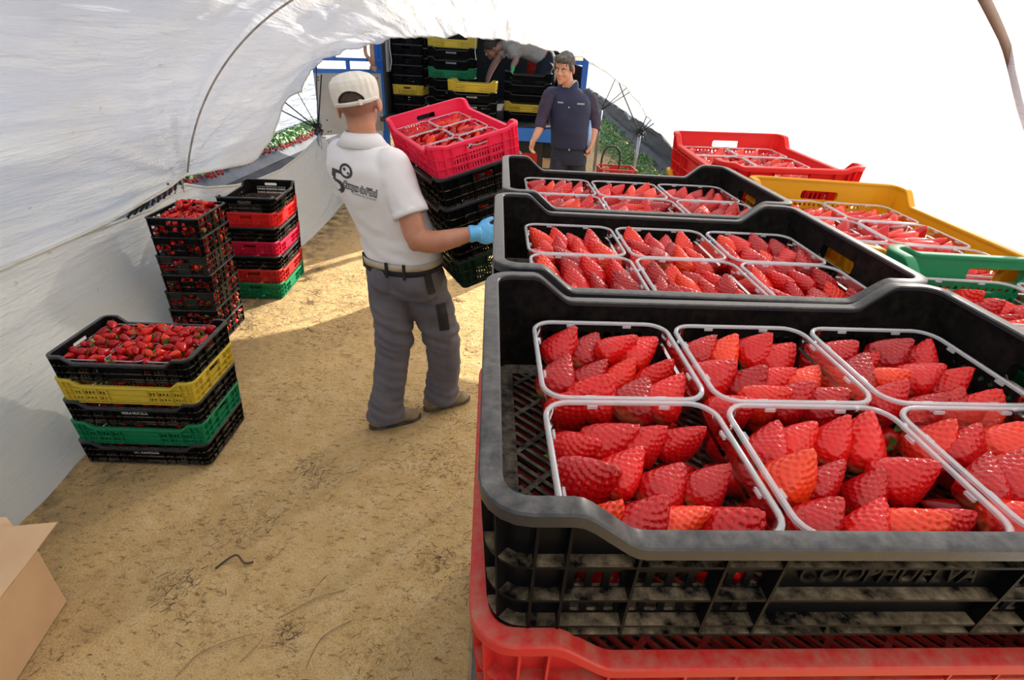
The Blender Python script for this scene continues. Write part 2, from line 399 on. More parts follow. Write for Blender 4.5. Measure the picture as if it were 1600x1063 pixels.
def disc(cx, cz, r_, mat, dz, r0_=0, nm='emblem'):
    m = MB(); n = 24; vs = [(r_*math.cos(2*PI*i/n), r_*1.15*math.sin(2*PI*i/n), 0) for i in range(n)]+[(r0_*math.cos(2*PI*i/n), r0_*1.15*math.sin(2*PI*i/n), 0) for i in range(n)]
    m.add(vs, [(i, (i+1) % n, n+(i+1) % n, n+i) for i in range(n)]); me = m.mesh(nm, [mat]); drape(T1, me, (cx, 2.15, cz), lx, ly, ray, .0022+dz); inst(nm, me, polo)
disc(-.706, 1.350, .026, M['grey_ink'], .0016, .017); disc(-.706, 1.350, .018, M['polo'], .0014, .001); disc(-.711, 1.357, .006, M['grey_ink'], .0022, .0005); disc(-.698, 1.342, .005, M['grey_ink'], .0022, .0005)
deco('Campus de fútbol', .036, -.655, 1.283, M['grey_ink'], .140, .0045)
deco('Campus de fútbol', .036, -.655, 1.283, M['white_ink'], .133, -.0002, dz=.0012)
deco('Ciudad de Granada', .017, -.640, 1.256, M['lgrey_ink'], .098)
# belt and waistband
def band(nm, z0, z1, grow, mat, par):
    m = MB(); c0 = Vector((-.531, 2.316, 0))
    rs_ = []
    for z, g_ in ((z0, grow-.002), (z0, grow), (z1, grow), (z1, grow-.002)): rs_.append(ringE((c0.x, c0.y, z), .186+g_, .138+g_, rd, fd, 48))
    rs_ = [[v+Vector((0, 0, .06*(v.x+.53)))for v in r_] for r_ in rs_]
    m.loft(rs_, cap=False); return m.build(nm, mat, par, True)
# trousers
mb = MB()
torso(mb, [(-.53, 2.316, .955, .180, .132), (-.53, 2.316, .90, .186, .140), (-.528, 2.325, .83, .188, .142), (-.525, 2.33, .77, .178, .128)], rd, fd)
limb(mb, [(-.608, 2.335, .86, .105), (-.600, 2.32, .72, .106), (-.592, 2.30, .58, .094), (-.598, 2.285, .46, .088), (-.622, 2.265, .28, .084), (-.648, 2.25, .13, .090), (-.655, 2.246, .055, .096)], 22)
limb(mb, [(-.455, 2.34, .86, .108), (-.430, 2.36, .72, .112), (-.385, 2.385, .58, .100), (-.365, 2.40, .46, .092), (-.362, 2.42, .28, .087), (-.378, 2.44, .13, .092), (-.388, 2.445, .065, .098)], 22)
mb.ell((-.595, 2.255, .86), (.085, .08, .09)); mb.ell((-.465, 2.235, .86), (.09, .08, .09))
def tr_d(co, n):
    kz = math.exp(-((co.z-.52)/.11)**2)+.7*math.exp(-((co.z-.12)/.10)**2)+.5*math.exp(-((co.z-.75)/.07)**2)
    return noise.noise(Vector((co.x*5, co.y*5, co.z*26+co.x*10)))*.014*(.25+kz)+noise.noise(Vector((co.x*22, co.y*20, co.z*9)))*.005+noise.noise(Vector((co.x*14+co.z*20, co.y*10, co.z*30)))*.003
trous = fuse(mb, 'work_trousers', M['trous'], .0065, 3, None, disp=tr_d)
band('belt', .928, .958, .006, M['belt'], trous); band('waistband', .902, .930, .004, M['blackcloth'], trous)
for a in (-.15, .02, .10):
    m = MB(); c = Vector((-.531, 2.316, 0))+rd*a-fd*(.143*math.sqrt(max(0, 1-(a/.19)**2))+.008); m.box(c+Vector((0, 0, .928)), (.014, .006, .07), 0, Matrix.Rotation(-.5, 3, 'Z')); m.build('belt_loop', M['blackcloth'], trous)
T2 = bvh(trous)
g_ = grid_mesh(.055, .15, 8, 16, M['blackcloth'], 'black_thigh_patch'); drape(T2, g_, (-.322, 2.2, .665), (.95, .05, .0), (-.12, 0, 1), (-.25, 1, -.15), .003); inst('thigh_patch', g_, trous)
g_ = grid_mesh(.035, .12, 6, 12, M['blackcloth'], 'pocket_flap'); drape(T2, g_, (-.375, 2.1, .885), (.95, .05, .0), (-.20, 0, 1), (-.15, 1, -.15), .004); inst('pocket_flap', g_, trous)
shoes = [shoe(None, (-.735, 2.215, -.008), (.88, .45, 0)), shoe(None, (-.475, 2.40, -.008), (.86, .50, 0))]
# glove
mb = MB(); hand(mb, (-.178, 2.123, 1.138), (.93, .36, -.10), (-.3, .8, -.2), (0, -.2, 1), .98, (20, 26, 20), fat=1.16)
mb.tube([(-.205, 2.116, 1.134), (-.19, 2.12, 1.136), (-.16, 2.13, 1.138)], [.036, .034, .032], 16)
glove = fuse(mb, 'glove', M['bglove'], .0042, 2, None, disp=lambda co, n: noise.noise(Vector((co.x*60, co.y*60, co.z*40)))*.0016)
# cap: ribbed military style with an arched opening over the strap
def cap_pt(az, t):
    """az 0 = back of the head, t 0 rim .. 1 crown"""
    prof = [(0, 1.0, 0.0), (.35, 1.055, .030), (.62, 1.05, .062), (.74, 1.0, .078), (.86, .80, .095), (.95, .45, .106), (1, .02, .110)]
    k = interp([(a, b) for a, b, c in prof], t); z = interp([(a, c) for a, b, c in prof], t)
    x = .0865*k*math.sin(az); y = -.107*k*math.cos(az)-.010
    z = z+.004+.018*(1-t)*(1-math.cos(az))*.5-.012*(1-t)*(1+math.cos(az))*.5
    rk = noise.noise(Vector((az*5, t*3, 2)))*.0025+(.0022*math.sin(az*22)*math.exp(-((az-.9)/.5)**2)*math.exp(-((t-.5)/.3)**2))
    v = Vector((x, y, z)); return v*(1+rk*8)
m = MB(); NA, NT = 288, 90; keep = []
vs = [cap_pt(-PI+2*PI*i/NA, j/NT) for j in range(NT+1) for i in range(NA)]
for j in range(NT):
    for i in range(NA):
        az = -PI+2*PI*(i+.5)/NA; t = (j+.5)/NT
        if abs(az) < .62 and .13 < t < .13+.36*math.sqrt(max(0, 1-(az/.62)**2)): continue
        keep.append((j*NA+i, j*NA+(i+1) % NA, (j+1)*NA+(i+1) % NA, (j+1)*NA+i))
m.add([HC+HF @ v for v in vs], keep)
cap = m.build('cap', M['capm'], None, True); sol = cap.modifiers.new('thick', 'SOLIDIFY'); sol.thickness = .003; sol.offset = 1
m = MB(); rings = []
for i in range(25):
    az = lerp(-1.3, 1.3, i/24); p = cap_pt(az, .02); q = cap_pt(az, .15); o_ = Vector((p.x, p.y, 0)).normalized()*.004
    rings.append([HC+HF @ v for v in (p+o_*.3, p+o_, q+o_, q+o_*.3)])
m.loft(rings); m.build('strap', M['capm'], cap, True)
m = MB(); p = cap_pt(.42, .08); o_ = Vector((p.x, p.y, 0)).normalized(); m.box(HC+HF @ (p+o_*.005), (.013, .004, .020), 0, HF @ Matrix.Rotation(.42, 3, 'Z')); m.build('buckle', M['capm'], cap)
m = MB(); rings = []
for t in range(7):
    rings.append([HC+HF @ (Vector((.074*math.sin(a)*(1-.04*t), .094+.060*(t/6)*math.cos(a)+.0*t, .022-.010*(t/6)-.02*(1-math.cos(a))))) for a in [lerp(-1.1, 1.1, i/14) for i in range(15)]])
vs = [v for r_ in rings for v in r_]; m.add(vs, [(i*15+j, i*15+j+1, (i+1)*15+j+1, (i+1)*15+j) for i in range(6) for j in range(14)]); vz = m.build('visor', M['capm'], cap, True); sl = vz.modifiers.new('t', 'SOLIDIFY'); sl.thickness = .003
mb = MB(); rings_ = []
for k in range(9):
    a_ = -.26+k*.20; rings_.append([HC+HF @ Vector((.0790*math.cos(a_)*math.cos(b_*PI/18), -.015+.0995*math.cos(a_)*math.sin(b_*PI/18), .022+.092*math.sin(a_))) for b_ in range(36)])
mb.loft(rings_)
def hairm(me_): return me_
hair = mb.build('hair', M['hair'], None, True)
# thin hair fades above the nape
for v in hair.data.vertices:
    l = HF.transposed() @ (v.co-HC)
    pass
hair.data.update()
for o in [body, polo, trous, glove, cap, hair]+shoes:
    o.parent = w1; o.matrix_parent_inverse = w1.matrix_basis.inverted()

# ---- man in dark blue facing the camera
def person_blue():
    e = empty('person', (.45, 5.4, 0)); tag(e, 'dark-haired man in navy vest and plum sleeves standing by the truck, looking down', 'person')
    f = Vector((-.30, -.954, 0)); xr = Vector((.954, -.30, 0)); O = []
    HF2 = frame((-.42, -.84, -.30)) @ Matrix.Rotation(R(-6), 3, 'Y'); hc = Vector((.325, 5.34, 1.69))
    sk_ = MB(); head(sk_, hc, HF2, 1.06, (.375, 5.41, 1.53))
    torso(sk_, [(.44, 5.41, .95, .14, .10), (.43, 5.41, 1.2, .15, .1), (.40, 5.41, 1.42, .16, .09), (.385, 5.41, 1.52, .07, .06)], xr, f)
    limb(sk_, [(.20, 5.38, 1.46, .05), (.165, 5.37, 1.24, .044), (.13, 5.31, 1.14, .038), (.095, 5.26, 1.08, .028)])
    limb(sk_, [(.585, 5.43, 1.47, .05), (.665, 5.46, 1.27, .046), (.665, 5.41, 1.16, .042), (.650, 5.36, 1.05, .030)])
    hand(sk_, (.095, 5.26, 1.08), (-.25, -.3, -.9), (.8, -.5, 0), (-.3, -1, 0), 1.0, (25, 30, 25)); hand(sk_, (.65, 5.36, 1.05), (-.05, -.12, -1), (-.9, .1, 0), (-.2, -1, 0), 1.05, (45, 55, 40))
    limb(sk_, [(.36, 5.41, .95, .08), (.35, 5.41, .5, .055), (.36, 5.43, .08, .045)]); limb(sk_, [(.53, 5.41, .95, .08), (.55, 5.42, .5, .055), (.56, 5.45, .08, .045)])
    b_ = fuse(sk_, 'body', M['skin2'], .0065, 2); O.append(b_)
    W = lambda v: hc+HF2 @ (Vector(v)*1.06)
    for sx in (-1, 1):
        m_ = MB(); m_.ell(W((sx*.030, .0775, .001)), (.011, .008, .0040), HF2, 12, 8); ey = m_.build('eye', M['eye'], None, True); O.append(ey)
        m_ = MB(); m_.ell(W((sx*.030-.002, .0845, 0)), (.005, .003, .0038), HF2, 10, 6); ir = m_.build('iris', M['iris'], ey, True)
        m_ = MB(); m_.tube([W((sx*.014, .088, .018)), W((sx*.032, .088, .026)), W((sx*.052, .074, .020))], [.0035, .0045, .0025], 6); O.append(m_.build('eyebrow', M['hair'], None, True))
    m_ = MB(); m_.tube([W((-.020, .090, -.060)), W((0, .097, -.058)), W((.020, .090, -.060))], [.002, .005, .002], 8); O.append(m_.build('lips', M['lip'], None, True))
    h = MB(); h.ell(W((0, -.020, .038)), (.084, .102, .088), HF2, 24, 14); h.ell(W((0, .050, .082)), (.062, .048, .030), HF2, 18, 10); h.ell(W((.03, .062, .085)), (.045, .04, .028), HF2, 18, 10)
    for sx in (-1, 1): h.ell(W((sx*.070, .020, .020)), (.014, .020, .040), HF2, 12, 8)
    O.append(fuse(h, 'hair', M['hairg'], .006, 1, disp=lambda co, n: noise.noise(co*70)*.006))
    v = MB(); torso(v, [(.445, 5.405, 1.00, .180, .130), (.44, 5.405, 1.10, .184, .135), (.425, 5.405, 1.25, .190, .140), (.405, 5.405, 1.40, .205, .135), (.395, 5.41, 1.475, .170, .105), (.385, 5.41, 1.53, .092, .080)], xr, f)
    v.ell((.24, 5.40, 1.475), (.07, .08, .055)); v.ell((.555, 5.43, 1.475), (.07, .08, .055))
    ve = fuse(v, 'vest', M['navy'], .008, 3, disp=lambda co, n: noise.noise(Vector((co.x*9, co.y*9, co.z*13)))*.006); O.append(ve)
    s_ = MB(); limb(s_, [(.225, 5.385, 1.47, .070), (.185, 5.375, 1.36, .064), (.160, 5.37, 1.25, .058), (.145, 5.33, 1.165, .052)]); O.append(fuse(s_, 'sleeve', M['plum'], .007, 2, disp=lambda co, n: noise.noise(co*18)*.008))
    s_ = MB(); limb(s_, [(.575, 5.43, 1.47, .072), (.625, 5.45, 1.36, .068), (.668, 5.46, 1.25, .062), (.672, 5.42, 1.165, .055)]); O.append(fuse(s_, 'sleeve', M['plum'], .007, 2, disp=lambda co, n: noise.noise(co*18)*.008))
    # collars
    for mat, dz, g2, nm in ((M['navy'], .012, .006, 'collar'), (M['white_ink'], .016, -.006, 'shirt_collar')):
        m_ = MB(); rg = []
        for z, k in ((1.505, .104), (1.535, .092), (1.575, .080), (1.572, .085), (1.530, .100)):
            rg.append([Vector((.380, 5.405, z+dz-.075*max(0, math.sin(a*PI/16))**2))+xr*(k+g2)*math.cos(a*PI/16)*.95+f*(k+g2)*math.sin(a*PI/16)*.9 for a in range(-13, 30)][4:-4] if False else [Vector((.380, 5.405, z+dz-.070*max(0, math.sin(a*PI/20))**3))+xr*(k+g2)*math.cos(a*PI/20)*.95+f*(k+g2)*.9*math.sin(a*PI/20) for a in range(40)])
        m_.loft(rg, cap=False); O.append(m_.build(nm, mat, None, True))
    TV = bvh(ve)
    for tx, ox in (('ELDIN', .315), ('ELDIN', .505)):
        pass
    for ox, w_l in ((.315, .045), (.500, .058)):
        m_ = MB()
        for k in range(6): m_.box((lerp(-w_l/2, w_l/2, k/5), 0, 0), (w_l/7.5, .012+.004*(k % 2), 0))
        me = m_.mesh('chest_logo', [M['white_ink']]); drape(TV, me, (ox, 5.2, 1.405), (1, -.1, 0), (0, 0, 1), (0, 1, 0), .003); o_ = inst('chest_logo', me, ve)
    m_ = MB(); m_.ell((.395, 5.262, 1.37), (.006, .004, .006)); m_.build('button', M['white_ink'], ve)
    t = MB(); torso(t, [(.445, 5.41, 1.03, .165, .115), (.448, 5.41, .93, .175, .125), (.45, 5.41, .85, .170, .120)], xr, f)
    limb(t, [(.365, 5.40, .90, .092), (.355, 5.40, .70, .085), (.35, 5.41, .48, .070), (.355, 5.42, .25, .062), (.36, 5.43, .08, .065)]); limb(t, [(.535, 5.41, .90, .092), (.548, 5.41, .70, .085), (.555, 5.42, .48, .070), (.56, 5.44, .25, .062), (.565, 5.45, .08, .065)])
    te = fuse(t, 'jeans', M['jeans'], .008, 3, disp=lambda co, n: noise.noise(Vector((co.x*9, co.y*9, co.z*20)))*.006); O.append(te)
    m_ = MB(); m_.tube([(.612, 5.38, 1.26), (.618, 5.35, 1.15), (.617, 5.345, 1.03)], [.010, .026, .022], 10, flat=.5); O.append(m_.build('shirt_tail', M['lblue'], None, True))
    m_ = MB(); m_.ell((.435, 5.262, 1.00), (.009, .006, .009)); m_.build('button', M['galv'], te)
    O.append(shoe(None, (.37, 5.49, -.01), (-.3, -.95, 0), 'shoe')); O.append(shoe(None, (.575, 5.51, -.01), (.05, -1, 0), 'shoe'))
    for o in O: o.parent = e; o.matrix_parent_inverse = e.matrix_basis.inverted()
person_blue()
# ---- stooping worker inside the truck
def person_truck():
    e = empty('person', (.2, 8.15, 1.0)); tag(e, 'stooping worker in pale shirt and green gloves inside the truck', 'person'); O = []
    F = frame((-.75, -.45, -.75), (-.3, -.3, .8)); s_ = MB(); hc = Vector((-.52, 8.05, 1.80)); head(s_, hc, F, 1.0, (-.34, 8.1, 1.86))
    limb(s_, [(.22, 8.15, 1.72, .12), (-.05, 8.12, 1.86, .11), (-.33, 8.1, 1.88, .07)])
    limb(s_, [(-.24, 7.95, 1.82, .05), (-.17, 7.90, 1.70, .046), (-.20, 7.86, 1.62, .036), (-.205, 7.84, 1.58, .029)]); hand(s_, (-.205, 7.84, 1.58), (-.05, -.1, -1), (-1, 0, 0), (0, -1, 0), .95)
    limb(s_, [(-.34, 8.16, 1.80, .05), (-.45, 8.1, 1.64, .045), (-.52, 8.02, 1.50, .036), (-.55, 7.98, 1.40, .028)]); hand(s_, (-.55, 7.98, 1.40), (-.2, -.2, -1), (-1, 0, 0), (0, -1, 0), .95)
    limb(s_, [(.22, 8.12, 1.70, .09), (.16, 8.05, 1.4, .06), (.2, 8.1, 1.05, .045)]); limb(s_, [(.26, 8.25, 1.70, .09), (.3, 8.2, 1.4, .06), (.3, 8.3, 1.05, .045)])
    O.append(fuse(s_, 'body', M['skin2'], .008, 2))
    t = MB(); limb(t, [(.20, 8.15, 1.76, .14), (.02, 8.13, 1.83, .15), (-.15, 8.1, 1.87, .15), (-.28, 8.08, 1.87, .12), (-.34, 8.1, 1.87, .075)], 20); limb(t, [(-.24, 7.97, 1.84, .075), (-.20, 7.93, 1.76, .066), (-.175, 7.91, 1.71, .062)]); limb(t, [(-.33, 8.16, 1.82, .07), (-.40, 8.12, 1.72, .06)])
    t.ell((-.20, 8.0, 1.74), (.10, .08, .06))
    O.append(fuse(t, 'shirt', M['beige'], .010, 3, disp=lambda co, n: noise.noise(co*12)*.012))
    t = MB(); t.ell((.24, 8.18, 1.70), (.13, .16, .15)); limb(t, [(.24, 8.12, 1.66, .12), (.16, 8.05, 1.4, .09), (.2, 8.1, 1.05, .07)]); limb(t, [(.27, 8.26, 1.66, .12), (.3, 8.2, 1.4, .09), (.3, 8.3, 1.05, .07)]); O.append(fuse(t, 'trousers', M['blackcloth'], .012, 2))
    t = MB(); t.ell(hc+F @ Vector((0, -.02, .035)), (.083, .10, .085), F); O.append(t.build('hair', M['hair'], None, True))
    t = MB(); hand(t, (-.205, 7.84, 1.58), (-.05, -.1, -1), (-1, 0, 0), (0, -1, 0), 1.0, fat=1.25); O.append(fuse(t, 'glove', M['gglove'], .006, 1))
    for x, y in ((.2, 8.16), (.3, 8.36)): 
        sh = shoe(None, (x, y, 1.0-.02), (-.4, -1, 0), 'shoe'); O.append(sh)
    for o in O: o.parent = e; o.matrix_parent_inverse = e.matrix_basis.inverted()
person_truck()
# ------------------------------------------------------------------ crates
def rrect(L, W, r, off, inset):
    """side functions of a rounded rectangle: list of (f(t)->(x,y), t0, t1, kind)"""
    hx, hy = L/2-r, W/2-r; q = r+off-inset
    return hx, hy, q
class Crate:
    def __init__(s, L, W, H, r=.035, taper=.008, wall_off=-.012, dipL=.033, dipA=0, dipB=0, x1=.232, x2=.193):
        s.L, s.W, s.H, s.r, s.tp, s.wo = L, W, H, r, taper, wall_off
        s.dipL, s.dipA, s.dipB, s.x1, s.x2 = dipL, dipA, dipB, x1, x2
        s.hx, s.hy = L/2-r, W/2-r
    def xy(s, side, t, off, z):
        q = s.r+off-s.tp*(1-z/s.H)
        if side == 'F': return (t, -s.hy-q)
        if side == 'R': return (s.hx+q, t)
        if side == 'B': return (-t, s.hy+q)
        if side == 'L': return (-s.hx-q, -t)
        k = 'abcd'.index(side)        # corners: a after F, b after R, c after B, d after L
        cx, cy = [(s.hx, -s.hy), (s.hx, s.hy), (-s.hx, s.hy), (-s.hx, -s.hy)][k]
        an = -PI/2+k*PI/2+t*PI/2
        return (cx+q*math.cos(an), cy+q*math.sin(an))
    def p(s, side, t, off, z):
        x, y = s.xy(side, t, off, z); return Vector((x, y, z))
    def top(s, side, t):
        if side in 'FB': return s.H-(s.dipL*(1-sum(max(0, min(1, (abs(t)-s.x2)/(s.x1-s.x2)+d_)) for d_ in (-.13, 0, .13))/3) if s.dipL else 0)
        d = {'R': s.dipA, 'L': s.dipB}.get(side, 0)
        if d: return s.H-d*(1-sstep(s.hy-.03, s.hy+.0, abs(t)))
        return s.H
    def perim(s, extra=None):
        """(side,t) stations around"""
        out = []
        for side, c in (('F', 'a'), ('R', 'b'), ('B', 'c'), ('L', 'd')):
            h = s.hx if side in 'FB' else s.hy
            ts = {-h, h}
            if side in 'FB' and s.dipL:
                for k in range(9): 
                    v = lerp(s.x2, s.x1, -.16+1.32*k/8); ts |= {v, -v}
            if (side == 'R' and s.dipA) or (side == 'L' and s.dipB):
                for k in range(4):
                    v = lerp(s.hy-.03, s.hy, k/3); ts |= {v, -v}
            for t in sorted(ts): out.append((side, t))
            for k in range(1, 5): out.append((c, k/5))
        return out
    def ring(s, mb, z0, z1, o0, o1, mi=0):
        """closed shelf running all round"""
        P = s.perim(); n = len(P); vs = []
        for sd, t in P:
            for o, z in ((o0, z0), (o1, z0), (o1, z1), (o0, z1)): vs.append(s.p(sd, t, o, z))
        fs = []
        for i in range(n):
            k = (i+1) % n
            for j in range(4): l = (j+1) % 4; fs.append((i*4+j, k*4+j, k*4+l, i*4+l))
        mb.add(vs, fs, mi)
    def rim(s, mb, prof, mi=0):
        P = s.perim(); n = len(P); m = len(prof); vs = []
        for sd, t in P:
            zt = s.top(sd, t)
            for o, dz in prof: vs.append(s.p(sd, t, o, zt+dz))
        fs = []
        for i in range(n):
            k = (i+1) % n
            for j in range(m): l = (j+1) % m; fs.append((i*m+j, k*m+j, k*m+l, i*m+l))
        mb.add(vs, fs, mi)
    def patch(s, mb, side, ts, zs, hole, th=.0025, mi=0, rnd=.3):
        """wall panel; last z level means the rim. hole(i,j)->None or (margin_t, margin_z, rounding)"""
        def q(t, z, o):
            return s.p(side, t, o, z)
        oo, oi = s.wo, s.wo-th
        for i in range(len(ts)-1):
            t0, t1 = ts[i], ts[i+1]
            for j in range(len(zs)-1):
                za0 = zs[j]; za1 = zs[j+1]
                zb = [(za0, za1), (za0, za1)]
                if j == len(zs)-2: zb = [(za0, s.top(side, t0)), (za0, s.top(side, t1))]
                if zb[0][1] <= zb[0][0]+1e-5 and zb[1][1] <= zb[1][0]+1e-5: continue
                h = hole(i, j)
                C = [(t0, zb[0][0]), (t1, zb[1][0]), (t1, zb[1][1]), (t0, zb[0][1])]
                if not h:
                    mb.add([q(t, z, oo) for t, z in C], [(0, 1, 2, 3)], mi)
                    mb.add([q(t, z, oi) for t, z in C], [(3, 2, 1, 0)], mi)
                else:
                    mt, mz, rd = h
                    a0, a1, b0, b1 = t0+mt, t1-mt, za0+mz, za1-mz
                    w, hh = a1-a0, b1-b0; c = rd*min(w, hh)
                    O = [(a0+c, b0), (a1-c, b0), (a1, b0+c), (a1, b1-c), (a1-c, b1), (a0+c, b1), (a0, b1-c), (a0, b0+c)]
                    pts = C+O
                    fs = [(0, 1, 5, 4), (1, 2, 7, 6), (2, 3, 9, 8), (3, 0, 11, 10), (1, 6, 5), (2, 8, 7), (3, 10, 9), (0, 4, 11)]
                    mb.add([q(t, z, oo) for t, z in pts], fs, mi)
                    mb.add([q(t, z, oi) for t, z in pts], [tuple(reversed(f)) for f in fs], mi)
                    vs = [q(t, z, oo) for t, z in O]+[q(t, z, oi) for t, z in O]
                    mb.add(vs, [(k, (k+1) % 8, 8+(k+1) % 8, 8+k) for k in range(8)], mi)
    def rib(s, mb, side, t, z0=0, w=.0022, o1=-.001, mi=0, zt=None):
        zt = s.top(side, t)-.002 if zt is None else zt
        e = w/2 if side in 'FRBL' else w/2/(s.r*PI/2)
        vs = []
        for z in (z0, zt):
            for tt, o in ((t-e, s.wo-.001), (t+e, s.wo-.001), (t+e, o1), (t-e, o1)): vs.append(s.p(side, tt, o, z))
        mb.add(vs, [(0, 1, 2, 3), (4, 7, 6, 5), (0, 4, 5, 1), (1, 5, 6, 2), (2, 6, 7, 3), (3, 7, 4, 0)], mi)
    def floor(s, mb, z0=.005, z1=.0095, pitch=.0118, bw=.0042, cross=.045, border=.016, mi=0, off=-.0150):
        q = s.r+off-s.tp*(1-z0/s.H)
        a, b = s.hx+q, s.hy+q; ia, ib = a-border, b-border
        # border ring as rounded frame
        P = s.perim(); n = len(P); vs = []
        for sd, t in P:
            x, y = s.xy(sd, t, off, z0)
            xi, yi = max(-ia, min(ia, x)), max(-ib, min(ib, y))
            vs += [(x, y, z0), (x, y, z1+.004), (xi, yi, z1), (xi, yi, z0)]
        fs = []
        for i in range(n):
            k = (i+1) % n
            for j in range(4): l = (j+1) % 4; fs.append((i*4+j, k*4+j, k*4+l, i*4+l))
        mb.add(vs, fs, mi)
        def clip(px, py, dx, dy):
            t0, t1 = -9., 9.
            for p_, d_, m_ in ((px, dx, ia), (py, dy, ib)):
                u, v = (-m_-p_)/d_, (m_-p_)/d_
                if u > v: u, v = v, u
                t0 = max(t0, u); t1 = min(t1, v)
            return (t0, t1) if t1-t0 > .004 else None
        c45 = math.sqrt(.5); ext = (ia+ib)*c45
        k = -ext
        while k < ext:
            r_ = clip(k*c45, k*c45, c45, -c45)
            if r_: mb.bar((k*c45+c45*r_[0], k*c45-c45*r_[0], (z0+z1)/2), (k*c45+c45*r_[1], k*c45-c45*r_[1], (z0+z1)/2), bw, z1-z0, mi)
            k += pitch
        k = -ext+.02
        while k < ext:
            r_ = clip(k*c45, -k*c45, c45, c45)
            if r_: mb.bar((k*c45+c45*r_[0], -k*c45+c45*r_[0], (z0+z1)/2+.0004), (k*c45+c45*r_[1], -k*c45+c45*r_[1], (z0+z1)/2+.0004), .006, z1-z0, mi)
            k += cross

RIM = [(-.0165, -.004), (-.0165, .0), (-.0150, .0016), (-.004, .0016), (-.0012, .0008), (0, -.0012), (0, -.011), (-.0018, -.011), (-.0020, -.003), (-.012, -.0035)]
def sub(breaks, counts):
    """breaks with per-bay counts -> ts and the bay index of every cell"""
    ts = [breaks[0]]; bay = []
    for k, n in enumerate(counts):
        for i in range(n): ts.append(lerp(breaks[k], breaks[k+1], (i+1)/n)); bay.append(k)
    return ts, bay
def picking_crate(H=.139, styleB=False):
    """60 x 40 field crate: (walls mesh builder, floor mesh builder)"""
    c = Crate(.6, .4, H, dipA=.010 if styleB else 0, dipB=0)
    w = MB(); k = H/.139
    for side in 'FB':
        br = [-.265, -.239, -.232, -.193, -.190, -.129, -.088, .088, .129, .190, .193, .232, .239, .265]
        cn = [1, 1, 3, 1, 4, 3, 1, 3, 4, 1, 3, 1, 1]
        ts, bay = sub(br, cn)
        zs = [0, .016*k, .031*k, .047*k, .066*k, .086*k, H]
        def hole(i, j):
            if bay[i] in (0, 1, 3, 6, 9, 11, 12): return None
            if j in (1, 3): return (.0027, .0012, .16)
            return None
        c.patch(w, side, ts, zs, hole)
        for t in (.088, .129, .190, .239, .261):
            c.rib(w, side, t); c.rib(w, side, -t)
        c.rib(w, side, .03, zt=.010); c.rib(w, side, -.03, zt=.010)
    for side in 'RL':
        br = [-.165, -.115, -.050, .050, .115, .165]
        ts, bay = sub(br, [2, 5, 8, 5, 2])
        zs = [0, .018*k, .030*k, .034*k, .062*k, .070*k, .080*k, H]
        slot = (br[2], br[3])
        # handle slot is cut from the top band: split it into rows
        zs = [0, .020*k, .050*k, .054*k, .078*k, .092*k, .116*k, H]
        # rows: 1 tall holes, 3 mid holes, 4 oval holes, 5 handle row
        zs = [0, .011*k, .036*k, .041*k, .066*k, .070*k, .081*k, .089*k, .112*k, H]
        def hole(i, j):
            if j in (1, 3) and bay[i] in (1, 2, 3): return (.0032, .0008, .5)
            if j == 5 and bay[i] in (1, 2, 3): return (.0032, .0008, .5)
            return None
        # below the handle row
        sv = c.top
        c.top = lambda sd, t: zs[7]
        c.patch(w, side, ts, zs[:8], hole)
        c.top = sv
        # handle row: solid ends, slot in the middle
        c.patch(w, side, [-.165, -.155, -.145, -.135, -.050], [zs[7], H], lambda i, j: None)
        c.patch(w, side, [.050, .135, .145, .155, .165], [zs[7], H], lambda i, j: None)
        c.top = lambda sd, t: zs[8]
        c.patch(w, side, [-.050, .050], [zs[7], zs[8]], lambda i, j: (.002, .0005, .2))
        c.top = sv
        c.patch(w, side, [-.050, .050], [zs[8], H], lambda i, j: None)
        for t in (.050, .115, .150):
            c.rib(w, side, t, zt=.084*k); c.rib(w, side, -t, zt=.084*k)
            c.rib(w, side, t, z0=.084*k); c.rib(w, side, -t, z0=.084*k)
    for side in 'abcd':
        c.patch(w, side, [0, .25, .5, .75, 1], [0, H/2, H], lambda i, j: None)
        c.rib(w, side, .0); c.rib(w, side, .5)
    c.ring(w, 0, .003, -.0145, -.001); c.ring(w, .0115, .0140, -.0125, -.0015)
    c.ring(w, .0445*k, .0470*k, -.0125, -.0015); c.ring(w, .0830*k, .0855*k, -.0125, -.0015)
    c.rim(w, RIM, 1)
    f = MB(); c.floor(f)
    return c, w, f
def lattice_crate(L=.40, W=.30, H=.128):
    """smaller open-lattice harvest crate with flat rim"""
    c = Crate(L, W, H, r=.022, taper=.006, wall_off=-.008, dipL=0)
    w = MB()
    for side in 'FRBL':
        h = c.hx if side in 'FB' else c.hy
        n = 8 if side in 'FB' else 6
        ts = [lerp(-h, h, i/n) for i in range(n+1)]
        zs = [0, .012, .040, .046, .076, .084, .112, H]
        mid = (n//2-1, n//2)
        def hole(i, j):
            if j in (1, 3) and i not in mid: return (.004, .0005, .08)
            if j == 5 and (i in mid if side in 'RL' else i not in mid): return (.003, .0015, .12)
            return None
        c.patch(w, side, ts, zs, hole, th=.003)
        for i in range(0, n+1, 2): c.rib(w, side, ts[i], w=.003)
    for side in 'abcd':
        c.patch(w, side, [0, .33, .67, 1], [0, H], lambda i, j: None)
    for z in (0, .041, .078): c.ring(w, z, z+.004, -.009, -.001)
    c.rim(w, [(-.011, -.003), (-.011, 0), (-.001, 0), (0, -.001), (0, -.008), (-.002, -.008), (-.002, -.002)], 1)
    f = MB(); c.floor(f, pitch=.02, bw=.005, cross=.07, off=-.011)
    return c, w, f

